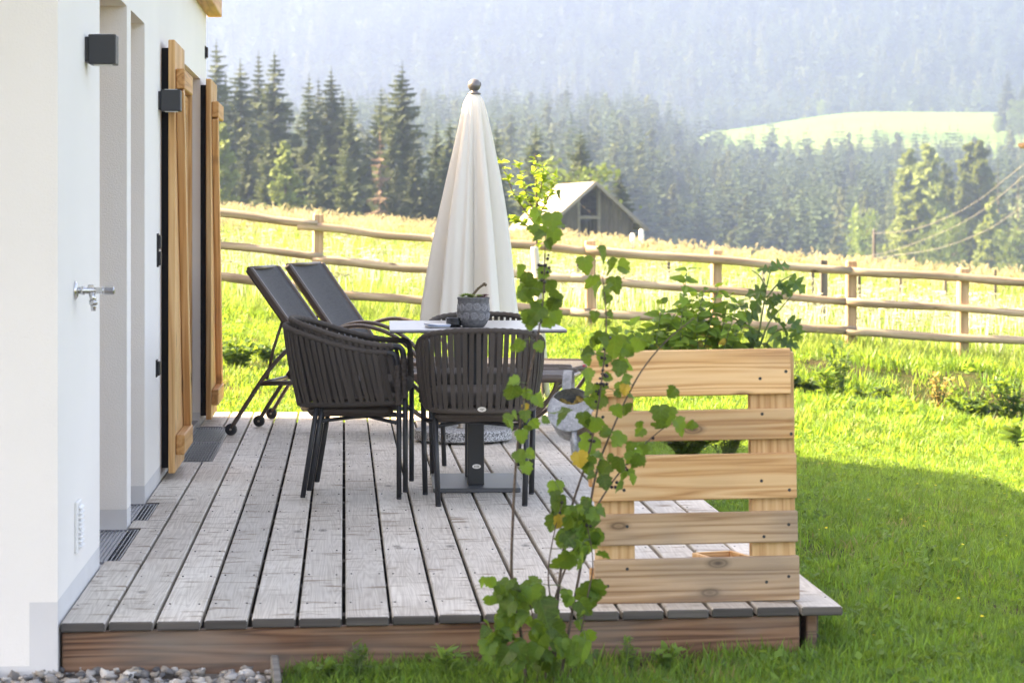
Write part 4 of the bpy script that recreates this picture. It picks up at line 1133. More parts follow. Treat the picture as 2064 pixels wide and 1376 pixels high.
# ---- plants in the planter
def pt(x, y, z): return pm @ Vector((x, y, z))
SB = pt(-.09,.085,.77)
mint = empty('herb_bush', SB, 'bushy light green mint spilling over the top of the pallet planter', 'herb')
tips = [(1385,545),(1334,612),(1362,630),(1420,585),(1447,578),(1402,596),(1468,600),(1300,668),(1322,650),(1440,622),(1486,612),(1505,640),(1345,665),(1462,650),(1290,690),(1420,640),(1380,620),(1330,690),(1480,680),(1245,672),(1225,692),(1270,655),(1262,690),(1395,660),(1450,680),(1365,690),(1350,648)]
for k, (u, v) in enumerate(tips):
    tp_ = U(u, v, 7.86+rnd.uniform(-.05,.07)); xb = -.20 + .34*((u-1270)/250.0); bs = pt(xb+rnd.uniform(-.02,.02), .085+rnd.uniform(-.035,.035), .765)
    c = catmull([bs, bs.lerp(tp_,.5)+Vector((rnd.uniform(-.015,.015), rnd.uniform(-.02,.02), .01)), tp_], 8)
    mb = MB(); mb.tube([p-SB for p in c], [.0026-.0016*i/len(c) for i in range(len(c))], 6); mb.build('stem', M['green_stem'], mint, True)
    ln = (tp_-bs).length; nn_ = max(3, int(ln/.020))
    a0 = rnd.uniform(0, 3.14)
    for q in range(nn_):
        s = .12+.88*(q+1)/nn_; p = sample_path(c, s); a = a0 + q*math.pi/2 + rnd.uniform(-.3,.3)
        for sg in (0, math.pi):
            if rnd.random() < .08: continue
            dv = Vector((math.cos(a+sg), math.sin(a+sg), rnd.uniform(-.25,.45) + (.6 if q == nn_-1 else 0)))
            kk = 'mint_y' if (s < .35 and rnd.random() < .25) else 'mint'
            put_leaf(mint, SB, rnd.choice(LM[kk]), p, dv, Vector((0,0,.75))+TOCAM(p)*.75+rv(.4), rnd.uniform(.036,.056)*(1.0 if s < .9 else .75))
TB = pt(.185,.085,.77)
tom = empty('tomato_plant', TB, 'dark green tomato plant at the right end of the pallet planter', 'tomato plant')
tst = [[(1525,700),(1535,640),(1545,580),(1556,535)],[(1530,700),(1550,650),(1575,620),(1600,590)],[(1520,700),(1508,650),(1500,615)],[(1540,700),(1562,670),(1592,660)],[(1545,600),(1570,570),(1600,552)],[(1545,580),(1530,555),(1515,545)]]
for q in tst:
    c = catmull([U(u, v, 7.9+.02*i) for i, (u, v) in enumerate(q)], 6); mb = MB(); mb.tube([p-TB for p in c], [.0034-.0018*i/len(c) for i in range(len(c))], 6); mb.build('stem', M['green_stem'], tom, True)
for (u, v, du, dv, s) in ((1556,545,-.9,.25,.065),(1556,540,.9,.5,.07),(1556,548,.2,1,.05),(1565,575,1,-.35,.085),(1590,560,.9,-.8,.085),(1575,570,.7,-1,.08),(1545,585,-1,-.1,.08),(1540,595,-.8,-.7,.08),(1548,600,.5,-1,.085),(1535,620,-.9,-.4,.085),(1530,640,-1,.2,.08),(1545,635,.9,-.2,.09),(1560,640,.9,-.7,.10),(1590,640,.8,-.9,.085),(1600,655,.3,-1,.08),(1550,660,.5,-.8,.10),(1530,665,-.5,-.7,.10),(1560,680,.9,-.3,.10),(1520,680,-.3,-.9,.09),(1545,690,.2,-.8,.10),(1510,620,-.7,.3,.06),(1505,650,-.9,-.4,.07),(1575,690,.8,-.1,.07),(1530,700,-.2,.4,.08),(1555,610,.6,.5,.07)):
    p = U(u, v, 7.9+rnd.uniform(-.06,.06)); put_leaf(tom, TB, rnd.choice(LM['tomato']), p, W(du,0,0)-W(0,0,0)+Vector((0,rnd.uniform(-.3,.3),dv*.8)), TOCAM(p)+Vector((0,0,.8))+rv(.45), s*rnd.uniform(.7,.95))
mb = MB(); mb.blob(U(1494,610,7.84)-TB, .0115, 2, 1, .06); mb.build('fruit', M['tomato_fruit'], tom, True)
def bushlet(name, loc, label, cat, n, rx, ry, h, size, mat, half=OVA, stems=6, group=None, seed=0):
    r = random.Random(seed+99); b = empty(name, loc, label, cat, group)
    mb = MB(); sm = MB()
    for k in range(stems):
        a = r.uniform(0,6.28); e = Vector((math.cos(a)*rx*r.uniform(.2,.9), math.sin(a)*ry*r.uniform(.2,.9), h*r.uniform(.6,1.0)))
        c = catmull([(e.x*.15,e.y*.15,-.02), (e.x*.5,e.y*.5,e.z*.6), e], 6); sm.tube(c, [.004*h/.3*(1-.7*i/len(c))+.0006 for i in range(len(c))], 5)
        for q in range(n//stems):
            s = r.uniform(.2,1.0); p = sample_path(c, s)
            dv = Vector((r.gauss(0,1), r.gauss(0,1), r.uniform(-.1,.9))).normalized(); nr = (Vector((0,0,1))+Vector((r.gauss(0,.4),r.gauss(0,.4),0)))
            nr = (nr-dv*nr.dot(dv)).normalized(); x = dv.cross(nr); sz = size*r.uniform(.6,1.2)
            ol = [p+x*hx*sz+dv*hy*sz+nr*(.2*abs(hx)*sz) for hx, hy in half] + [p-x*hx*sz+dv*hy*sz+nr*(.2*abs(hx)*sz) for hx, hy in half[-2:0:-1]]
            nh = len(half); b0 = len(mb.v); mb.v += [tuple(q_) for q_ in ol]
            m_ = len(ol)
            for i in range(nh-2):
                mb.f.append((b0+i, b0+i+1, b0+(m_-i-1))) if i+1 <= nh-1 else None
                mb.f.append((b0+i+1, b0+m_-i-2 if i+1 < nh-1 else b0+nh-1, b0+m_-i-1))
    sm.build('stems', M['green_stem'], b, True)
    o = mb.build('foliage', mat, b, True); o['kind'] = 'stuff'
    return b
bushlet('herb_plant', pt(-.02,.085,.455), 'dark low herb clump in the lower trough of the pallet planter, larger leaves', 'herb', 300, .15, .05, .085, .034, M['mint'], OVA, 22, seed=1)
bushlet('herb_plant', pt(.115,.085,.455), 'fine-leaved thyme clump in the lower trough next to the upright', 'herb', 620, .12, .05, .085, .018, M['weed'], LNC, 30, seed=2)

# ---- sapling and its stake beyond the deck
SD = 18.0
sb = W((1100-CU)/F*SD, SD); sb.z = H((1100-CU)/F*SD, SD)
sapl = empty('sapling', sb, 'young fruit tree with bright leaves tied to a stake beyond the deck', 'sapling')
brs = [[(1094,800),(1088,650),(1082,500),(1081,400),(1079,310)],[(1081,455),(1058,425),(1035,390),(1020,350),(1005,320)],[(1081,440),(1100,410),(1112,380),(1122,355)],[(1080,430),(1062,395),(1050,350),(1042,330)],[(1081,470),(1055,450),(1030,440)],[(1081,420),(1092,370),(1096,335)]]
for k, q in enumerate(brs):
    c = catmull([U(u, v, SD+(.1*math.sin(k*2+i*.6) if i else 0)) for i, (u, v) in enumerate(q)], 8)
    if k == 0: c[0] = sb + Vector((0,0,-.03))
    n = len(c); r0 = .014 if k == 0 else .007
    mb = MB(); mb.tube([p-sb for p in c], [r0*(1-.8*i/n) for i in range(n)], 7); mb.build('trunk' if k == 0 else 'branch', M['bark'], sapl, True)
    for i in range(56 if k == 0 else 40):
        s = (.62 if k == 0 else .12) + (.38 if k == 0 else .88)*rnd.random(); p = sample_path(c, s)
        dv = Vector((rnd.gauss(0,1), rnd.gauss(0,1), rnd.uniform(-.2,1.1)))
        put_leaf(sapl, sb, rnd.choice(LM['sap']), p, dv, Vector((0,0,1))+rv(.5), rnd.uniform(.045,.075))
stk = W((1104-CU)/F*18.05, 18.05); stk.z = H((1104-CU)/F*18.05, 18.05)-.1
st_ = empty('tree_stake', stk, 'pale round wooden stake supporting the sapling', 'stake')
tp_ = U(1077, 497, 18.05)
mb = MB(); mb.tube([(0,0,0), (tp_-stk)*.5, (tp_-stk)*.985, tp_-stk], [.032,.031,.030,.024], 12); mb.build('stake_pole', M['stake'], st_, True)
mb = MB(); q = (tp_-stk)*.80; mb.tube([q+Vector((.034*math.cos(a*.7), .034*math.sin(a*.7), .003*a)) for a in range(10)], .005, 5); mb.build('tie', M['dry'], st_)

# ---- weeds and shrubs
FD = 7.26
for k, (u, v, d_, h, rx, sz, mt, hf, lab) in enumerate((
  (668,1372,7.24,.10,.055,.035,'weed',OVA,'leafy grey-green weed against the deck fascia beside the edging board'),
  (720,1366,7.28,.13,.05,.045,'weed',LNC,'weed with narrow upright leaves growing against the deck fascia'),
  (800,1372,7.25,.07,.05,.03,'weed',OVA,'low weed clump before the middle of the deck fascia'),
  (905,1362,7.28,.11,.03,.055,'weed',LNC,'slender weed beside the currant bush at the deck fascia'),
  (1268,1330,7.36,.15,.03,.032,'weed',LNC,'single tall weed spike below the foot of the pallet planter'),
  (1345,1310,7.42,.10,.07,.04,'weed',OVA,'spreading weed under the deck boards below the pallet planter'))):
    p = U(u, v, d_); lt, dp = LD(p.x, p.y); bushlet('weed', P(lt, dp), lab, 'weed', 90, rx, rx*.7, h, sz, M[mt], hf, 6, 'weeds along the deck fascia', seed=10+k)
for k, (u, dep, h, rx, sz, mt, n, lab) in enumerate((
  (1690,20.6,.55,.16,.06,'shrub',260,'upright leafy shrub on the bank in front of a fence post'),
  (1665,20.3,.34,.12,.10,'weed',160,'grassy weed clump on the bank at the side of the leafy shrub'),
  (1895,20.8,.42,.22,.05,'dry',170,'yellowed dry twiggy plant on the bank below the fence rail'),
  (2040,20.6,.45,.40,.06,'shrub',420,'broad dark shrub low on the bank below the fence rails'),
  (475,19.2,.24,.30,.06,'shrub',420,'dark leafy clump on the slope behind the far shutter'),
  (540,19.5,.18,.22,.06,'shrub',260,'smaller dark leafy clump on the slope behind the lounger backrest'),
  (1420,20.4,.30,.3,.06,'weed',260,'loose green weeds on the bank seen over the planter gap'),
  (1790,20.0,.16,.3,.06,'weed',220,'low green weeds on the bank between two fence posts'),
  (1630,20.9,.20,.35,.07,'shrub',420,'dark low shrub added to darken the bank just past the end of the pallet planter'),  # added shrubs, this and the next two, standing in for the bank's shade
  (1760,20.7,.20,.30,.07,'shrub',380,'dark spreading shrub added to darken the bank under the fence between two posts'),
  (1960,20.6,.22,.35,.07,'shrub',420,'dark spreading shrub added to darken the bank below the yellowed plant'),
  (2045,17.6,.26,.06,.13,'weed',26,'single broad-leaved weed standing in the sunny lawn'))):
    lt = (u-CU)/F*dep; bushlet('bank_plant', P(lt, dep), lab, 'plant', n, rx, rx*.8, h, sz, M[mt], LNC if k == 1 else OVA, 10, seed=40+k)
# gravel strip with pebbles, edging board
gv = MB(); ga = [W(-2.3,6.2), W(-.70,6.2), W(-.69,7.40), W(-2.3,7.40)]
gv.quad(*[Vector((p.x,p.y,-.160)) for p in ga])
for p in gv.v: pass
gst = gv.build('gravel_strip', M['gravel']); tag(gst, 'strip of loose river pebbles in front of the house corner', 'gravel', kind='structure')
peb = []
for k in range(6):
    mb = MB(); mb.blob((0,0,0), 1.0, 2, k, .75, (1, rnd.uniform(.62,.85), rnd.uniform(.45,.65))); peb.append(mb.mesh('pebble', M['pebble'], True))
for k in range(298):
    lat = rnd.uniform(-1.62,-.72); dep = rnd.uniform(7.03,7.40)
    s = rnd.choice((rnd.uniform(.008,.015), rnd.uniform(.012,.023)))
    p = W(lat, dep, -.160 + s*.35 + rnd.uniform(0,.014))
    o = obj('pebble', rnd.choice(peb), gst, p, (rnd.uniform(-.4,.4), rnd.uniform(-.4,.4), rnd.uniform(0,6.28))); o.scale = (s,s,s)
eb = empty('edging_board', U(556, 1385, 7.22), 'short weathered board standing on edge between gravel and grass', 'board', rz=-YAW+.12)
mb = MB(); mb.cbox((0,.0,.0), (.024,.40,.13), .004); mb.build('plank', M['barnx'], eb)
eb.location.z = -.17; 

# ------------------------------------------------------------------ fence
FDP = 23.5
fen = empty('pole_fence', W(1.5, FDP, .2), 'rustic fence of round horizontal poles on squared posts across the meadow edge', 'fence')
FO = fen.location.copy()
RL = [[(200,402),(435,430),(640,452),(885,481),(1190,505),(1443,524),(1715,546),(1940,561),(2064,568),(2250,580),(3000,626)],
      [(200,468),(435,494),(640,516),(880,541),(1190,563),(1443,584),(1715,608),(1940,622),(2064,631),(2250,643),(3000,690)],
      [(200,531),(435,557),(640,580),(865,605),(1190,631),(1443,652),(1715,668),(1940,679),(2064,686),(2250,697),(3000,745)]]
def rail_v(r, u):
    a = RL[r]
    for (u0,v0),(u1,v1) in zip(a, a[1:]):
        if u0 <= u <= u1: return v0+(v1-v0)*(u-u0)/(u1-u0)
    return a[-1][1]
PU = [375, 640, 915, 1190, 1443, 1715, 1940, 2190, 2430, 2670, 2910]
for u in PU:
    top_ = U(u, rail_v(0,u)-21, FDP+.07); lt = (u-CU)/F*(FDP+.07); zb = H(lt, FDP+.07)-.15
    mb = MB(); hgt = top_.z-zb; mb.cbox((0,0,0), (.10,.10,hgt), .012)
    mb.build('post', M['post'], fen, loc=Vector((top_.x, top_.y, (top_.z+zb)/2))-FO, rot=(rnd.uniform(-.01,.01), rnd.uniform(-.012,.012), rnd.uniform(-.2,.2)))
for r in range(3):
    spans = [(230,640),(600,915),(870,1190),(1180,1715),(1712,2230),(2200,2950)] if r == 0 else [(230,650),(630,1000),(880,1190),(1150,1725),(1705,2230),(2210,2940)]
    for (ua, ub) in spans:
        off = 0.004*rnd.uniform(-1,1) + (.035 if ua in (600,630) else 0)
        a = U(ua, rail_v(r,max(200,ua)), FDP-.03); b = U(ub, rail_v(r,min(3000,ub)), FDP-.03); a.z -= off; b.z -= off*.6
        L_ = (b-a).length; mb = MB(); n = 14; r0 = rnd.uniform(.040,.047); r1 = r0*rnd.uniform(.8,1.05); ph = rnd.uniform(0,6)
        mb.tube([(-L_/2+L_*k/n, .006*math.sin(k*.9+ph), .007*math.sin(k*.7+ph*2)) for k in range(n+1)], [(r0+(r1-r0)*k/n)*(1+.05*math.sin(k*2.3+ph)) for k in range(n+1)], 10)
        o = mb.build('rail', M['rail'], fen, True, loc=(a+b)/2-FO); o.rotation_mode = 'QUATERNION'; o.rotation_quaternion = (b-a).to_track_quat('X','Z')

# ---- short grey posts in the meadow
for k, (u, v, dep) in enumerate(((505,516,36),(601,518,36),(1165,542,36),(1257,540,36),(1348,540,38),(1539,552,37),(1638,560,36),(1732,563,36),(1815,556,40),(1906,559,40),(2006,555,42))):
    p = U(u, v-12, dep); lt = (u-CU)/F*dep; z0 = H(lt, dep)-.1
    mb = MB(); mb.cbox((0,0,(p.z-z0)/2), (.045,.045,p.z-z0), .006)
    o = mb.build('field_post', M['barn'], None, loc=(p.x,p.y,z0)); tag(o, 'thin grey wooden stake standing in the meadow grass behind the fence', 'post', 'thin stakes in the meadow')
p = U(1660, 524, 30); lt = (1660-CU)/F*30; z0 = H(lt, 30)-.1
mb = MB(); mb.cbox((0,0,(p.z-z0)/2), (.09,.09,p.z-z0), .01); tag(mb.build('field_post', M['barn'], None, loc=(p.x,p.y,z0)), 'thicker square grey post in the meadow just behind the top fence rail', 'post')
for (u, v, lab) in ((1275,470,'shorter of two white marker posts beside the hay barn'),(1293,462,'taller of two white marker posts beside the hay barn')):
    p = U(u, v, 58); lt = (u-CU)/F*58; z0 = H(lt, 58)-.1
    mb = MB(); mb.lathe([(.055,0),(.055,p.z-z0-.03),(.03,p.z-z0)], (0,0,0), 12); tag(mb.build('marker_post', M['white_plastic'], None, True, loc=(p.x,p.y,z0)), lab, 'post')

# ------------------------------------------------------------------ hay barn
BD = 125.0; k_ = BD/F
bz0 = -2.6; ez = CAMH + (448-443)*k_; rz_ = CAMH + (448-364)*k_
bc = W((1194-CU)*k_, BD)                       # middle of the front gable
barn = empty('hay_barn', Vector((bc.x, bc.y, bz0)), 'grey weathered wooden hay barn with shingled gable roof', 'barn', rz=-YAW + math.radians(12))
bw = 4.35; bl = 7.5; eh = ez-bz0; rh = rz_-bz0-.1
sl = (rh-eh)/(bw/2)
def gtop(x): return rh - abs(x)*sl - .05
x = -bw/2; nb = 20; pw = bw/nb
ox0, ox1 = (1168-1194)*k_, (1206-1194)*k_
for i in range(nb):
    xa, xb = -bw/2+i*pw+.006, -bw/2+(i+1)*pw-.006
    xm = (xa+xb)/2
    if ox0 < xm < ox1:
        segs = [(0, 1.0)]
    else: segs = [(0, None)]
    for (za, zb) in segs:
        mb = MB(); y = rnd.uniform(-.012,.012)
        za_, z1, z2 = za, (zb or gtop(xa)), (zb or gtop(xb))
        mb.add([(xa,y,za_),(xb,y,za_),(xb,y,z2),(xa,y,z1),(xa,y+.03,za_),(xb,y+.03,za_),(xb,y+.03,z2),(xa,y+.03,z1)], [(0,1,2,3),(5,4,7,6),(0,4,5,1),(1,5,6,2),(2,6,7,3),(3,7,4,0)])
        mb.build('board', M['barn'], barn)
mb = MB(); mb.cbox(((ox0+ox1)/2, -.03, CAMH+(448-438)*k_-bz0), (ox1-ox0+.25,.08,.16), .01); mb.build('beam', M['barnx'], barn)
for k in range(5):
    xx = ox0 + (ox1-ox0)*(k+.5)/5; zb = CAMH+(448-443)*k_-bz0
    mb = MB(); mb.cbox((xx,.5,zb-.62), (.07,.03,1.5+rnd.uniform(-.3,.3)), .004); mb.build('loft_slat', M['barn'], barn)
for xx in (ox0-.05, ox1+.05):
    mb = MB(); mb.cbox((xx,-.02,(gtop(xx))/2), (.12,.07,gtop(xx)), .008); mb.build('door_post', M['barnx'], barn)
mb = MB()
for (xa, xb, ya, yb) in ((-bw/2,-bw/2+.05,.03,bl),(bw/2-.05,bw/2,.03,bl)): mb.box((xa,ya,0),(xb,yb,eh))
mb.add([(-bw/2,bl,0),(bw/2,bl,0),(bw/2,bl,eh),(0,bl,rh),(-bw/2,bl,eh)], [(0,4,3,2,1)])
mb.build('side_wall', M['barn'], barn)
for sg in (-1, 1):
    ov = .62; ex = sg*(bw/2+ov); ezl = eh - ov*sl
    nrow = 10; mb = MB()
    rows_ = []
    for r in range(nrow):
        t0, t1 = r/nrow, (r+1)/nrow+.02
        xa, za = sg*.0+(ex)*t0, rh + (ezl-rh)*t0
        xb, zb = ex*t1, rh+(ezl-rh)*t1
        mb = MB(); off = .05
        v_ = [(xa,-.7,za+.03),(xb,-.7,zb+.09),(xb,bl+.4,zb+.09),(xa,bl+.4,za+.03)]
        v_ += [(x_,y_,z_-.05) for x_,y_,z_ in v_]
        mb.add(v_, [(0,1,2,3),(7,6,5,4),(0,4,5,1),(1,5,6,2),(2,6,7,3),(3,7,4,0)]); mb.build('shingle_course', M['shingle'], barn)
    mb = MB(); a = Vector((0,-.74,rh-.03)); b = Vector((ex,-.74,ezl-.0)); dv = b-a
    mb.cbox((0,0,0), (dv.length,.05,.18), .01); mb.build('verge_board', M['barnx'], barn, loc=(a+b)/2, rot=(0,-math.atan2(dv.z,dv.x),0))
    mb = MB(); mb.cbox((sg*(bw/2+.05),bl/2-.2,eh-.12), (.12,bl+.9,.14), .01); mb.build('eave_beam', M['barnx'], barn)

# ------------------------------------------------------------------ conifers and other trees
def spruce(hh, rr, seed, whorls=26, nb=7, clumps=7, gap=.12, droop=.35):
    r = random.Random(seed); cr = MB()
    for k in range(whorls):
        t = (k+.5)/whorls; t = t**.92
        z = hh*(.05+.95*t)
        L = rr*((1-t)**.72)*r.uniform(.70,1.2)+.16
        n = max(3, int(nb*(1-.45*t)+r.uniform(-.5,.9)))
        a0 = r.uniform(0,6.28)
        for b in range(n):
            if r.random() < gap: continue
            a = a0+2*math.pi*b/n+r.uniform(-.3,.3); Lb = L*r.uniform(.6,1.15)
            d = Vector((math.cos(a), math.sin(a), 0)); sd_ = Vector((-d.y, d.x, 0))
            dr = droop*r.uniform(.6,1.4)*(1.1-.5*t)
            for c in range(clumps):
                s = (c+.6)/clumps
                p = d*(Lb*s) + Vector((0,0,z - dr*Lb*s + .16*Lb*s*s))
                wq = Lb*(.42*(1-s)+.17)*r.uniform(.7,1.3); lq = Lb/clumps*1.5
                tl = r.uniform(-.5,.5)
                up = Vector((0,0,1))
                e1 = (sd_*math.cos(tl)+up*math.sin(tl))*wq
                e2 = d*lq + up*(-dr*lq*.6) + up*r.uniform(-.2,.1)*lq
                hang = up*(-wq*r.uniform(.5,1.1))
                cr.add([p-e1*.9+hang, p-e2*.35, p+e1*.9+hang*.8, p+e2], [(0,1,3),(1,2,3)])
    cr.tube([(0,0,hh*.93),(0,0,hh*1.02)], [.09,.01], 4)
    tr = MB(); tr.tube([(0,0,-.6),(0,0,hh*.3),(0,0,hh*.97)], [hh*.016+.06,hh*.012+.03,.02], 7)
    return cr, tr
def leafy(hh, rr, seed, n=900, conic=True, size=.35, base=.12, lean=0):
    """crown of many small leaf faces in clumps along limbs"""
    r = random.Random(seed); cr = MB(); tr = MB()
    tr.tube([(0,0,-.5),(0,0,hh*.5),(0,0,hh*.95)], [hh*.016+.04,hh*.010+.02,.02], 7)
    nl = 46
    for k in range(nl):
        t = base+(1-base)*((k+.5)/nl); z = hh*t
        prof = (1-t)**.75+.06 if conic else math.sqrt(max(.02, 1-((t-base-.42)/.60)**2))*.95
        L = rr*prof*r.uniform(.55,1.15); a = k*2.4+r.uniform(-.4,.4)
        d = Vector((math.cos(a), math.sin(a), r.uniform(.0,.5))); tipp = Vector((0,0,z-.1*L))+d*L
        tr.tube([(0,0,z-L*.25), tipp], [.03+.010*L,.01], 4, cap=False)
        for c in range(n//nl):
            s = r.random()**.6; p = Vector((0,0,z-.1*L))+d*(L*s)+Vector((r.gauss(0,.22),r.gauss(0,.22),r.gauss(0,.22)-.05))*(L*.55+.25)
            x = Vector((r.gauss(0,1),r.gauss(0,1),r.gauss(0,1))).normalized(); y = x.orthogonal().normalized(); sz = size*r.uniform(.5,1.3)
            cr.add([p-x*sz*.5, p+y*sz*.4, p+x*sz*.6, p-y*sz*.4], [(0,1,2,3)])
    return cr, tr
SPV = []
for k in range(5):
    c, t = spruce(16.0, (3.2,3.7,2.9,3.6,4.0)[k], 100+k, 44, 9, 8, (.10,.16,.10,.2,.26)[k], (.30,.38,.34,.42,.30)[k])
    SPV.append((c.mesh('crown', M['spruce']), t.mesh('trunk', M['bark'])))
c, t = leafy(16.0, 3.6, 5, 6000, True, .50, .05); LARCH = (c.mesh('crown', M['larch_t']), t.mesh('trunk', M['bark']))
c, t = leafy(16.0, 3.2, 6, 5000, True, .50, .12); LARCH2 = (c.mesh('crown', M['larch_t']), t.mesh('trunk', M['bark']))
c, t = leafy(8.0, 3.2, 8, 2400, False, .36, .15); BROAD = (c.mesh('crown', M['broad']), t.mesh('trunk', M['bark']))
c, t = spruce(16.0, 2.2, 77, 22, 6, 6, .35, .35); DEAD = (c.mesh('crown', M['deadn']), t.mesh('trunk', M['bark']))
c, t = spruce(16.0, 3.0, 78, 14, 5, 7, .35, .15); PINE = (c.mesh('crown', M['spruce']), t.mesh('trunk', M['bark']))
def tree(name, kind, u, v, dep, wscale, lab, cat, grp, h0=16.0):
    lt = (u-CU)/F*dep; zt = CAMH-(v-VH)/F*dep; zb = H(lt, dep)
    h = zt-zb; s = h/h0
    t = empty(name, W(lt, dep, zb), lab, cat, grp, rz=rnd.uniform(0,6.28))
    for nm, me_ in zip(('crown','trunk'), kind):
        o = obj(nm, me_, t); o.scale = (s*wscale, s*wscale, s)
    return t
gs = 'spruces standing behind the meadow'
lab_front = 'dark green spruce in the dense stand behind the meadow'
NEAR = [(436,88,250,1.1,0),(455,150,262,1.0,2),(484,125,268,1.15,3),(521,110,272,.85,2),(553,107,262,1.1,1),(500,240,240,1.0,0),(540,262,236,1.05,2),(455,290,232,1.1,1),
        (623,155,258,.95,0),(642,160,275,.8,2),(668,140,262,1.0,3),(690,182,268,.85,2),(708,197,256,1.0,1),(650,270,238,1.0,1),(600,240,280,1.0,0),(700,300,236,1.1,3),
        (811,130,250,1.15,4),(790,240,246,1.0,0),(835,300,240,1.0,1),(768,178,262,.9,0),(880,243,258,.9,2),(907,240,252,1.0,3),(870,320,240,1.1,0),(740,260,270,1.0,1),(800,330,236,1.0,3),(930,300,262,1.0,2),(960,290,270,1.0,1)]
for (u, v, dep, ws, vi) in NEAR:
    tree('spruce_tree', SPV[vi], u, v, dep*.6, ws*.86, lab_front, 'spruce', gs)
tree('larch_tree', LARCH, 575, 288, 136, 1.05, 'light green young larch in front of the dark spruce stand', 'larch', None)
tree('larch_tree', LARCH2, 447, 250, 135, .95, 'pale green tree in the spruce stand right beside the house corner', 'tree', None)
tree('dying_spruce', DEAD, 766, 262, 143, .95, 'brown half-dead spruce among the dark green spruces', 'spruce', None)
for (u, v, dep, ws, kd, lab) in ((1000,252,250,.9,SPV[0],'slim spruce rising just beyond the parasol canopy'),(1080,250,256,1.15,SPV[1],'tall spruce rising behind the sapling'),(1112,283,262,.7,SPV[2],'narrow spruce close beside the tall one behind the sapling'),
      (1170,264,246,1.1,SPV[4],'loose-crowned conifer rising behind the barn ridge'),(1248,335,240,1.0,SPV[3],'small thin conifer rising over the right roof slope of the barn')):
    tree('spruce_tree', kd, u, v, dep*.62, ws*.92, lab, 'conifer', None)
tree('broadleaf_tree', BROAD, 1150, 345, 146, 1.2, 'light green broadleaf tree directly behind the barn roof', 'tree', None, 8.0)
gl = 'larches at the edge of the valley meadow'
for (u, v, dep, ws, kd) in ((1832,302,325,1.0,LARCH2),(1871,294,318,1.05,LARCH),(1905,330,330,.9,LARCH2),(1955,288,326,1.0,LARCH2),(1975,287,318,1.0,LARCH),(1850,380,305,1.2,LARCH),(2000,400,310,1.0,LARCH)):
    tree('larch_tree', kd, u, v, dep, ws*1.0, 'tall yellow-green larch in the group beyond the overhead cables', 'larch', gl)
tree('pine_tree', PINE, 2012, 318, 312, .6, 'dark thin-crowned pine among the larches crossed by cables', 'pine', None)
tree('pine_tree', PINE, 2052, 330, 305, .7, 'dark pine at the outer end of the larch group, behind the cables', 'pine', None)
for (u, v, dep, lab) in ((1918,446,300,'pale round bush between the larch trunks under the cables'),(1737,436,310,'pale round bush near the cable pole at the valley edge'),(1880,470,290,'small bush at the foot of the larches'),(2040,470,290,'bright green bush below the dark pine')):
    tree('valley_bush', BROAD, u, v, dep, .45, lab, 'bush', None, 8.0)
for (u, v, dep, ws, lab) in ((1655,204,945,.9,'single round tree on the crest of the bright pasture hill'),(1834,219,948,1.6,'widest low bush on the crest of the bright pasture hill'),(1878,217,948,1.0,'second low bush along the pasture crest from the wide one'),(1918,222,948,1.2,'third low bush along the pasture crest from the wide one'),(1950,217,948,1.3,'low bush on the pasture crest nearest to the tall hilltop spruces')):
    tree('hill_bush', BROAD, u, v, dep, ws*.8, lab, 'bush', None, 8.0)
for (u, v, dep, ws) in ((2031,146,800,1.0),(2062,168,805,1.0),(2046,196,790,1.1),(2085,150,805,1.1),(2018,215,795,.9)):
    tree('hill_spruce', SPV[1], u, v, dep, ws, 'tall dark spruce in the clump at the end of the bright pasture hill', 'spruce', 'spruces on the pasture hill')
for (u, v, dep) in ((2010,236,785),(2055,205,780),(2034,255,775)):
    tree('hill_bush', BROAD, u, v, dep, .9, 'pale round tree at the foot of the hilltop spruce clump', 'tree', 'pale trees on the pasture hill', 8.0)

# ------------------------------------------------------------------ cables, their pole, neighbouring roof
cp = W((1762-CU)/F*120, 120); cz = H((1762-CU)/F*120, 120)
po = empty('cable_pole', Vector((cp.x, cp.y, cz)), 'short dark wooden cable pole at the valley edge', 'pole')
tz_ = CAMH-(470-VH)/F*120
mb = MB(); mb.tube([(0,0,-.3),(0,0,(tz_-cz)*.5),(0,0,tz_-cz+.1)], [.12,.11,.09], 10); mb.build('mast', M['barn'], po, True)
mb = MB(); mb.lathe([(.03,0),(.07,.03),(.07,.07),(.03,.12)], (0,0,tz_-cz+.08), 10); mb.build('insulator', M['ink'], po, True)
for k, q in enumerate(([(1762,470,120),(1830,465,112),(1905,440,102),(1970,405,93),(2020,366,85),(2080,318,75)],
                       [(1745,516,120),(1790,508,115),(1870,480,104),(1950,443,92),(2010,400,84),(2080,340,74)],
                       [(1760,520,118),(1830,511,110),(1900,498,100),(1980,468,88),(2030,438,80),(2085,400,72)])):
    c = catmull([U(*p) for p in q], 8); o_ = c[0].copy()
    mb = MB(); mb.tube([p-o_ for p in c], [.008]*len(c), 6)
    o = mb.build('overhead_cable', M['cable'], None, True, loc=o_)
    tag(o, ('highest overhead cable, fixed to the top of the short pole','middle one of three sagging overhead cables over the valley','lowest of three sagging overhead cables, passing before the larches')[k], 'cable', 'cables over the valley')
sd0 = W((2052-CU)/F*40, 40); szz = CAMH+(448-292)/F*40
shed = empty('neighbour_roof', W(11.0, 41, H(11.0,41)), 'copper-brown gutter end of a neighbouring roof', 'roof')
SO = shed.location.copy()
gp = U(2051, 290, 40)
gx = W(1,0,0)-W(0,0,0)
mb = MB(); n = 10; prof_ = [(.085*math.cos(math.pi+math.pi*i/n), .085*math.sin(math.pi+math.pi*i/n)) for i in range(n+1)]
vs_, fs_ = [], []
fy = W(0,1,0)-W(0,0,0)
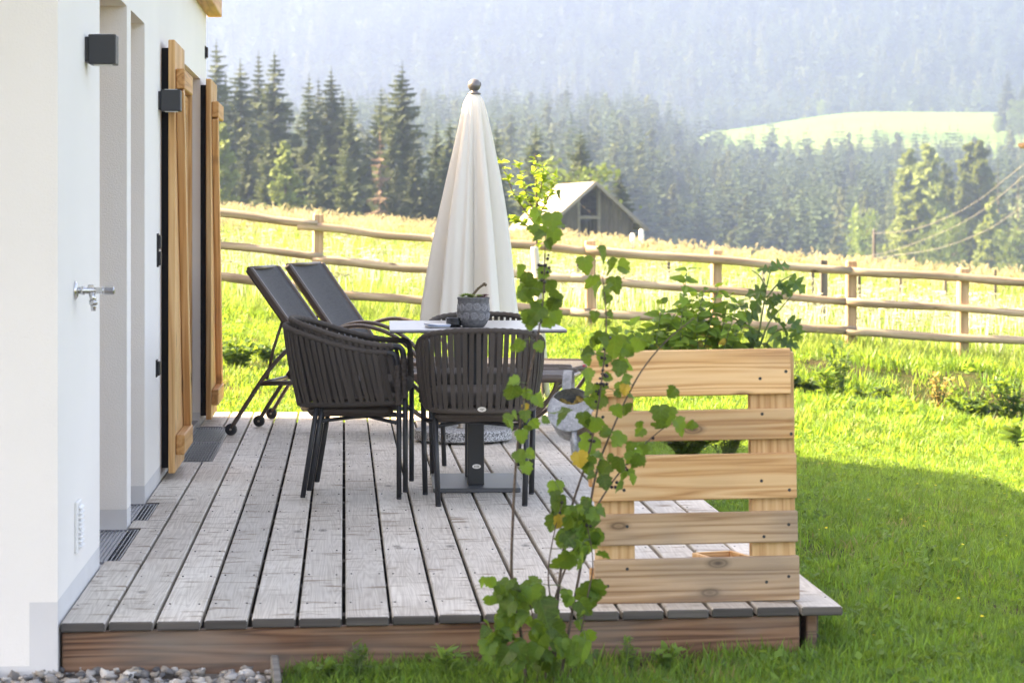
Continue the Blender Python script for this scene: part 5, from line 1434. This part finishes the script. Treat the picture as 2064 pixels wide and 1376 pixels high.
for L_ in (0, -5.0):
    for (a, b) in prof_: vs_.append(gp+fy*(L_)+gx*(a+.09)+Vector((0,0,b))-SO)
    for (a, b) in prof_: vs_.append(gp+fy*(L_)+gx*(a*.92+.09)+Vector((0,0,b*.92+.004))-SO)
m_ = n+1
for i in range(n):
    fs_ += [(i,i+1,2*m_+i+1,2*m_+i),(m_+i,3*m_+i,3*m_+i+1,m_+i+1),(i,m_+i,m_+i+1,i+1)]
mb.add(vs_, fs_); mb.build('gutter', M['gutter'], shed, True)
mb = MB(); r0 = gp+gx*.10+Vector((0,0,.03))-SO
mb.add([r0, r0+fy*-5, r0+fy*-5+gx*3.5+Vector((0,0,1.4)), r0+gx*3.5+Vector((0,0,1.4)), r0+Vector((0,0,.06)), r0+fy*-5+Vector((0,0,.06)), r0+fy*-5+gx*3.5+Vector((0,0,1.46)), r0+gx*3.5+Vector((0,0,1.46))], [(0,1,2,3),(7,6,5,4),(0,4,5,1),(1,5,6,2),(2,6,7,3),(3,7,4,0)])
mb.build('roof_slope', M['roof'], shed)
mb = MB(); w0 = gp+gx*.75-SO; zb_ = -.3
mb.add([(w0.x,w0.y,zb_),((w0+fy*-5).x,(w0+fy*-5).y,zb_),((w0+fy*-5).x,(w0+fy*-5).y,w0.z+.25),(w0.x,w0.y,w0.z+.25)]+[((w0+gx*2.7).x,(w0+gx*2.7).y,zb_),((w0+gx*2.7+fy*-5).x,(w0+gx*2.7+fy*-5).y,zb_),((w0+gx*2.7+fy*-5).x,(w0+gx*2.7+fy*-5).y,w0.z+1.2),((w0+gx*2.7).x,(w0+gx*2.7).y,w0.z+1.2)], [(0,1,2,3),(4,7,6,5),(0,3,7,4),(1,5,6,2)])
mb.build('wall', M['plaster'], shed)

# ------------------------------------------------------------------ scattered growth (one object for each kind of cover)
def scatter(name, pts, scl, idx, sources, label, cat, tilt=.12):
    n = len(pts); me = bpy.data.meshes.new(name); me.vertices.add(n)
    me.vertices.foreach_set('co', np.asarray(pts, dtype=np.float32).ravel())
    rot = np.stack([nrg.normal(0,tilt,n), nrg.normal(0,tilt,n), nrg.uniform(0,6.283,n)], 1).astype(np.float32)
    a = me.attributes.new('rot','FLOAT_VECTOR','POINT'); a.data.foreach_set('vector', rot.ravel())
    scl = np.asarray(scl, dtype=np.float32)
    if scl.ndim == 1: scl = np.stack([scl]*3, 1)
    a = me.attributes.new('scl','FLOAT_VECTOR','POINT'); a.data.foreach_set('vector', scl.ravel())
    a = me.attributes.new('idx','INT','POINT'); a.data.foreach_set('value', np.asarray(idx, dtype=np.int32))
    me.update()
    o = obj(name, me); tag(o, label, cat, kind='stuff')
    ng = bpy.data.node_groups.new(name+'_nodes','GeometryNodeTree')
    ng.interface.new_socket('Geometry', in_out='INPUT', socket_type='NodeSocketGeometry')
    ng.interface.new_socket('Geometry', in_out='OUTPUT', socket_type='NodeSocketGeometry')
    N_ = ng.nodes; gi = N_.new('NodeGroupInput'); go = N_.new('NodeGroupOutput')
    ip = N_.new('GeometryNodeInstanceOnPoints'); jn = N_.new('GeometryNodeJoinGeometry')
    ng.links.new(gi.outputs[0], ip.inputs['Points'])
    for s in sources[::-1]:
        oi = N_.new('GeometryNodeObjectInfo'); oi.inputs['Object'].default_value = s
        try: oi.inputs['As Instance'].default_value = True
        except Exception: pass
        ng.links.new(oi.outputs['Geometry'], jn.inputs[0])
    ng.links.new(jn.outputs[0], ip.inputs['Instance']); ip.inputs['Pick Instance'].default_value = True
    for nm, ty, sk in (('idx','INT','Instance Index'),('rot','FLOAT_VECTOR','Rotation'),('scl','FLOAT_VECTOR','Scale')):
        na = N_.new('GeometryNodeInputNamedAttribute'); na.data_type = ty; na.inputs['Name'].default_value = nm
        ng.links.new([x for x in na.outputs if x.enabled][0], ip.inputs[sk])
    ng.links.new(ip.outputs[0], go.inputs[0])
    md = o.modifiers.new('scatter','NODES'); md.node_group = ng
    return o
def src(name, mb, mats, smooth=False):
    o = bpy.data.objects.new(name, mb.mesh(name, mats, smooth)); return o      # not linked: only its mesh is scattered
def tuft(seed, n, h, spread, wd, lean=.5, mb=None):
    r = random.Random(seed); mb = mb or MB()
    for k in range(n):
        a = r.uniform(0,6.28); rr_ = spread*math.sqrt(r.random()); b = r.uniform(0,6.28)
        base = Vector((rr_*math.cos(b), rr_*math.sin(b), -.01)); hh = h*r.uniform(.55,1.15); le = hh*lean*r.uniform(.1,1.2)
        d = Vector((math.cos(a), math.sin(a), 0)); s = Vector((-d.y, d.x, 0))*wd*r.uniform(.7,1.3)
        p1 = base+d*le*.35+Vector((0,0,hh*.55)); p2 = base+d*le+Vector((0,0,hh*(1-.12*lean)))
        mb.add([base-s, base+s, p1+s*.8, p1-s*.8, p2], [(0,1,2,3),(3,2,4)])
    return mb
lawn_src = [src('tuft', tuft(k, 16, .055, .05, .0022, .6), M['grass' if k < 4 else 'grass_b']) for k in range(6)]
mb = MB()
for k in range(9):
    r = random.Random(k); a = r.uniform(0,6.28); d = Vector((math.cos(a), math.sin(a), .5)); p = Vector((r.uniform(-.03,.03), r.uniform(-.03,.03), r.uniform(.01,.035)))
    s = Vector((-d.y, d.x, 0))*.009; mb.add([p, p+d*.012+s, p+d*.024, p+d*.012-s], [(0,1,2,3)])
lawn_src.append(src('clover', mb, M['weed']))
mb = MB(); r = random.Random(12)
for k in range(7):
    a = 2*math.pi*k/7+r.uniform(-.3,.3); d = Vector((math.cos(a), math.sin(a), r.uniform(.2,.9))).normalized(); L_ = r.uniform(.04,.075); s_ = Vector((-d.y, d.x, 0)).normalized()*.011
    mb.add([Vector((0,0,.005)), d*L_*.5+s_, d*L_+Vector((0,0,-.01)), d*L_*.5-s_], [(0,1,2,3)])
ROS = src('rosette_weed', mb, M['weed'])
lawn_src.append(src('dry_tuft', tuft(77, 12, .042, .05, .002, 1.1), M['grass_dry']))
lawn_src.append(ROS)
mb = MB(); r = random.Random(5)
for k in range(6):
    a = 2*math.pi*k/6; d = Vector((math.cos(a), math.sin(a), .25)); s = Vector((-d.y, d.x, 0))*.004; p = Vector((0,0,.055)); mb.add([p, p+d*.005+s, p+d*.010, p+d*.005-s], [(0,1,2,3)])
flower_src = src('flower', mb, M['yellow'])
def on_deck(x, y):
    return (XW-6.6 < x < XR-.075 and yfront(x)+.015 < y < YE-.02) or (x < XW+.02 and Y0-.02 < y < Y1+.03)
pts, scl, idx = [], [], []
def add_lawn(n, d0, d1, l0, l1, s0, s1):
    for _ in range(n):
        dep = math.sqrt(nrg.uniform(d0*d0, d1*d1)); lat = nrg.uniform(l0, l1)*1.0
        p = W(lat, dep)
        if on_deck(p.x, p.y): continue
        if lat < -.66 and dep < 7.5: continue
        bare = mnoise.noise(Vector((lat*1.1, dep*1.1, 7)))
        if bare > .45 and rnd.random() < .55: continue
        if dep > 20.3 and lat > .6 and mnoise.noise(Vector((lat*1.3, dep*1.3, 15))) > -.12 and rnd.random() < .86: continue
        hn = 1 + .5*mnoise.noise(Vector((lat*.8, dep*.8, 2)))
        sc_ = rnd.uniform(s0, s1)*hn
        z = H(lat, dep)
        if dep > 19.2 and lat > .5:
            sc_ *= 1.35
        pts.append((p.x, p.y, z)); scl.append((sc_, sc_, sc_*rnd.uniform(.8,1.25)))
        q = rnd.random(); idx.append(7 if (q < .025 or (bare > .3 and q < .25)) else 8 if q < .05 else 6 if q < .16 else rnd.randrange(0,4) if q < .72 else rnd.randrange(4,6))
add_lawn(9000, 6.6, 8.6, -.75, 2.9, .9, 1.5)
add_lawn(26000, 8.4, 15.6, .3, 5.2, .75, 1.2)
add_lawn(24000, 15.5, 23.3, -4.2, 6.5, 1.0, 1.9)
scatter('lawn_grass', pts, scl, idx, lawn_src, 'short green lawn grass with clover round the deck', 'grass', .18)
pts = []; scl = []
for _ in range(260):
    dep = rnd.uniform(7.2,15); lat = rnd.uniform(.9,4.2); p = W(lat, dep)
    if on_deck(p.x, p.y) or mnoise.noise(Vector((lat*1.7, dep*1.7, 0))) < .05: continue
    pts.append((p.x, p.y, H(lat, dep)+rnd.uniform(-.015,.01))); scl.append(rnd.uniform(.55,.95))
scatter('lawn_flowers', pts, scl, [0]*len(pts), [flower_src], 'tiny yellow flowers dotted through the lawn', 'flowers', .2)
# meadow
mead = [src('meadow_tuft', tuft(20+k, 20, .30, .16, .006, .7), M['meadow' if k < 3 else 'grass_b']) for k in range(4)]
pts, scl, idx = [], [], []
for _ in range(30000):
    dep = 22.6 + 42*(nrg.random()**1.3); hw = .26*dep+2; lat = nrg.uniform(-hw, hw); p = W(lat, dep)
    g = 1 + .45*mnoise.noise(Vector((lat*.35, dep*.35, 4))); g *= .62 + .55*sstep(30, 52, dep)
    pts.append((p.x, p.y, H(lat, dep)-.02)); scl.append((g*1.1, g*1.1, g*rnd.uniform(.8,1.25))); idx.append(rnd.randrange(4))
scatter('meadow_grass', pts, scl, idx, mead, 'tall sunlit meadow grass behind the pole fence', 'grass', .15)
um = []
for k in range(3):
    r = random.Random(k); mb = MB(); h = .36
    mb.tube([(0,0,-.02),(.01,0,h*.5),(0,.01,h)], .004, 4, cap=False)
    for q in range(14):
        a = r.uniform(0,6.28); rr_ = .055*math.sqrt(r.random()); c = Vector((rr_*math.cos(a), rr_*math.sin(a), h+r.uniform(.0,.012)))
        for e in range(3):
            a2 = r.uniform(0,6.28); x = Vector((math.cos(a2), math.sin(a2), r.uniform(-.3,.3)))*.011; y = Vector((-x.y, x.x, r.uniform(-.004,.004)))
            mb.add([c-x, c-y, c+x, c+y], [(0,1,2,3)])
    um.append(src('umbel', mb, M['umbel']))
pts, scl, idx = [], [], []
for _ in range(5600):
    dep = rnd.uniform(23.5,44); hw = .26*dep; lat = rnd.uniform(-hw, hw)
    if mnoise.noise(Vector((lat*.22, dep*.30, 11))) + .25*math.exp(-((dep-31)/6)**2) < .02: continue
    p = W(lat, dep); pts.append((p.x, p.y, H(lat, dep))); scl.append(rnd.uniform(.7,1.25)); idx.append(rnd.randrange(3))
scatter('meadow_umbels', pts, scl, idx, um, 'white umbel flowers massed in the meadow behind the fence', 'flowers', .15)
sh = []
for k in range(4):
    r = random.Random(k+30); mb = MB()
    for q in range(5):
        a = r.uniform(0,6.28); b = Vector((r.uniform(-.1,.1), r.uniform(-.1,.1), 0)); h = r.uniform(.38,.62); le = r.uniform(.05,.2); d = Vector((math.cos(a), math.sin(a), 0))
        c = [b, b+d*le*.3+Vector((0,0,h*.55)), b+d*le*.7+Vector((0,0,h*.85)), b+d*le*1.2+Vector((0,0,h))]
        mb.tube(c, [.004,.003,.0025,.002], 3, cap=False)
        for e in range(16):
            t = r.random(); p = c[2].lerp(c[3], t*1.1-.1); x = Vector((r.gauss(0,1), r.gauss(0,1), r.uniform(.2,1.4))).normalized()*.035; y = x.orthogonal().normalized()*.011
            mb.add([p, p+x*.5+y, p+x, p+x*.5-y], [(0,1,2,3)])
    sh.append(src('seed_stalks', mb, M['seed']))
pts, scl, idx = [], [], []
for _ in range(5200):
    dep = 46 + 20*rnd.random()**.8; hw = .26*dep+2; lat = rnd.uniform(-hw, hw)
    if mnoise.noise(Vector((lat*.3, dep*.3, 21))) < -.15: continue
    p = W(lat, dep); pts.append((p.x, p.y, H(lat, dep)-.05)); scl.append(rnd.uniform(.65,1.15)); idx.append(rnd.randrange(4))
scatter('seeding_grass', pts, scl, idx, sh, 'golden seeding grass along the crest of the meadow', 'grass', .14)
# woods
wood_src = []
for k in range(4):
    c, t = spruce(15.0, (2.9,3.4,2.5,3.2)[k], 300+k, 18, 7, 3, .08, .35); wood_src.append(src('wood_spruce', c, M['spruce_w']))
c, t = leafy(9.0, 3.0, 41, 420, False, .95, .1); wood_src.append(src('wood_broadleaf', c, M['broad_w']))
c, t = leafy(14.0, 2.6, 42, 420, True, .9, .06); wood_src.append(src('wood_larch', c, M['larch_w']))
pts, scl, idx = [], [], []
for _ in range(5200):
    dep = math.sqrt(nrg.uniform(335**2, 712**2)); lat = nrg.uniform(-.27,.27)*dep; a = lat/dep
    if a > .07 and dep > 690: continue
    if dep < 380 and a > .14: continue
    p = W(lat, dep); pts.append((p.x, p.y, H(lat, dep)-.3))
    low = dep < 470
    q = rnd.random()
    if low and q < .45: i = rnd.choice((4,5,4))
    elif q < .10: i = 5
    else: i = rnd.randrange(4)
    s = rnd.uniform(.55,1.05)*(.85 if a > .06 else 1.0)*(1.35 if (dep > 610 and a > .06 and rnd.random() < .3) else 1); idx.append(i); scl.append((s*1.05, s*1.05, s*rnd.uniform(.9,1.15)))
scatter('valley_wood', pts, scl, idx, wood_src, 'hazy mixed wood covering the near valley side', 'forest', .02)
pts, scl, idx = [], [], []
for _ in range(9500):
    dep = math.sqrt(nrg.uniform(1000**2, 1420**2)); lat = nrg.uniform(-.28,.28)*dep
    p = W(lat, dep); pts.append((p.x, p.y, H(lat, dep)-.5)); s = rnd.uniform(.85,1.5); q = rnd.random()
    idx.append(5 if q < .16 else 4 if q < .19 else rnd.randrange(4)); scl.append((s*1.15, s*1.15, s*rnd.uniform(.9,1.2)))
scatter('mountain_forest', pts, scl, idx, wood_src, 'pale hazy conifer forest on the far mountainside', 'forest', .02)

# ------------------------------------------------------------------ haze
HZ = MB()
HZ.box((-1150, -460, -9.0), (1250, 1640, 232.0))
t = NT('haze'); vol = t.n('ShaderNodeVolumePrincipled', {'Color': (.38,.51,.80), 'Density': .00062, 'Anisotropy': .6})
t.t.links.new(vol.outputs[0], t.out.inputs['Volume'])
hz = HZ.build('haze', t.m); tag(hz, 'thin pale blue summer haze filling the valley', 'haze', kind='stuff')
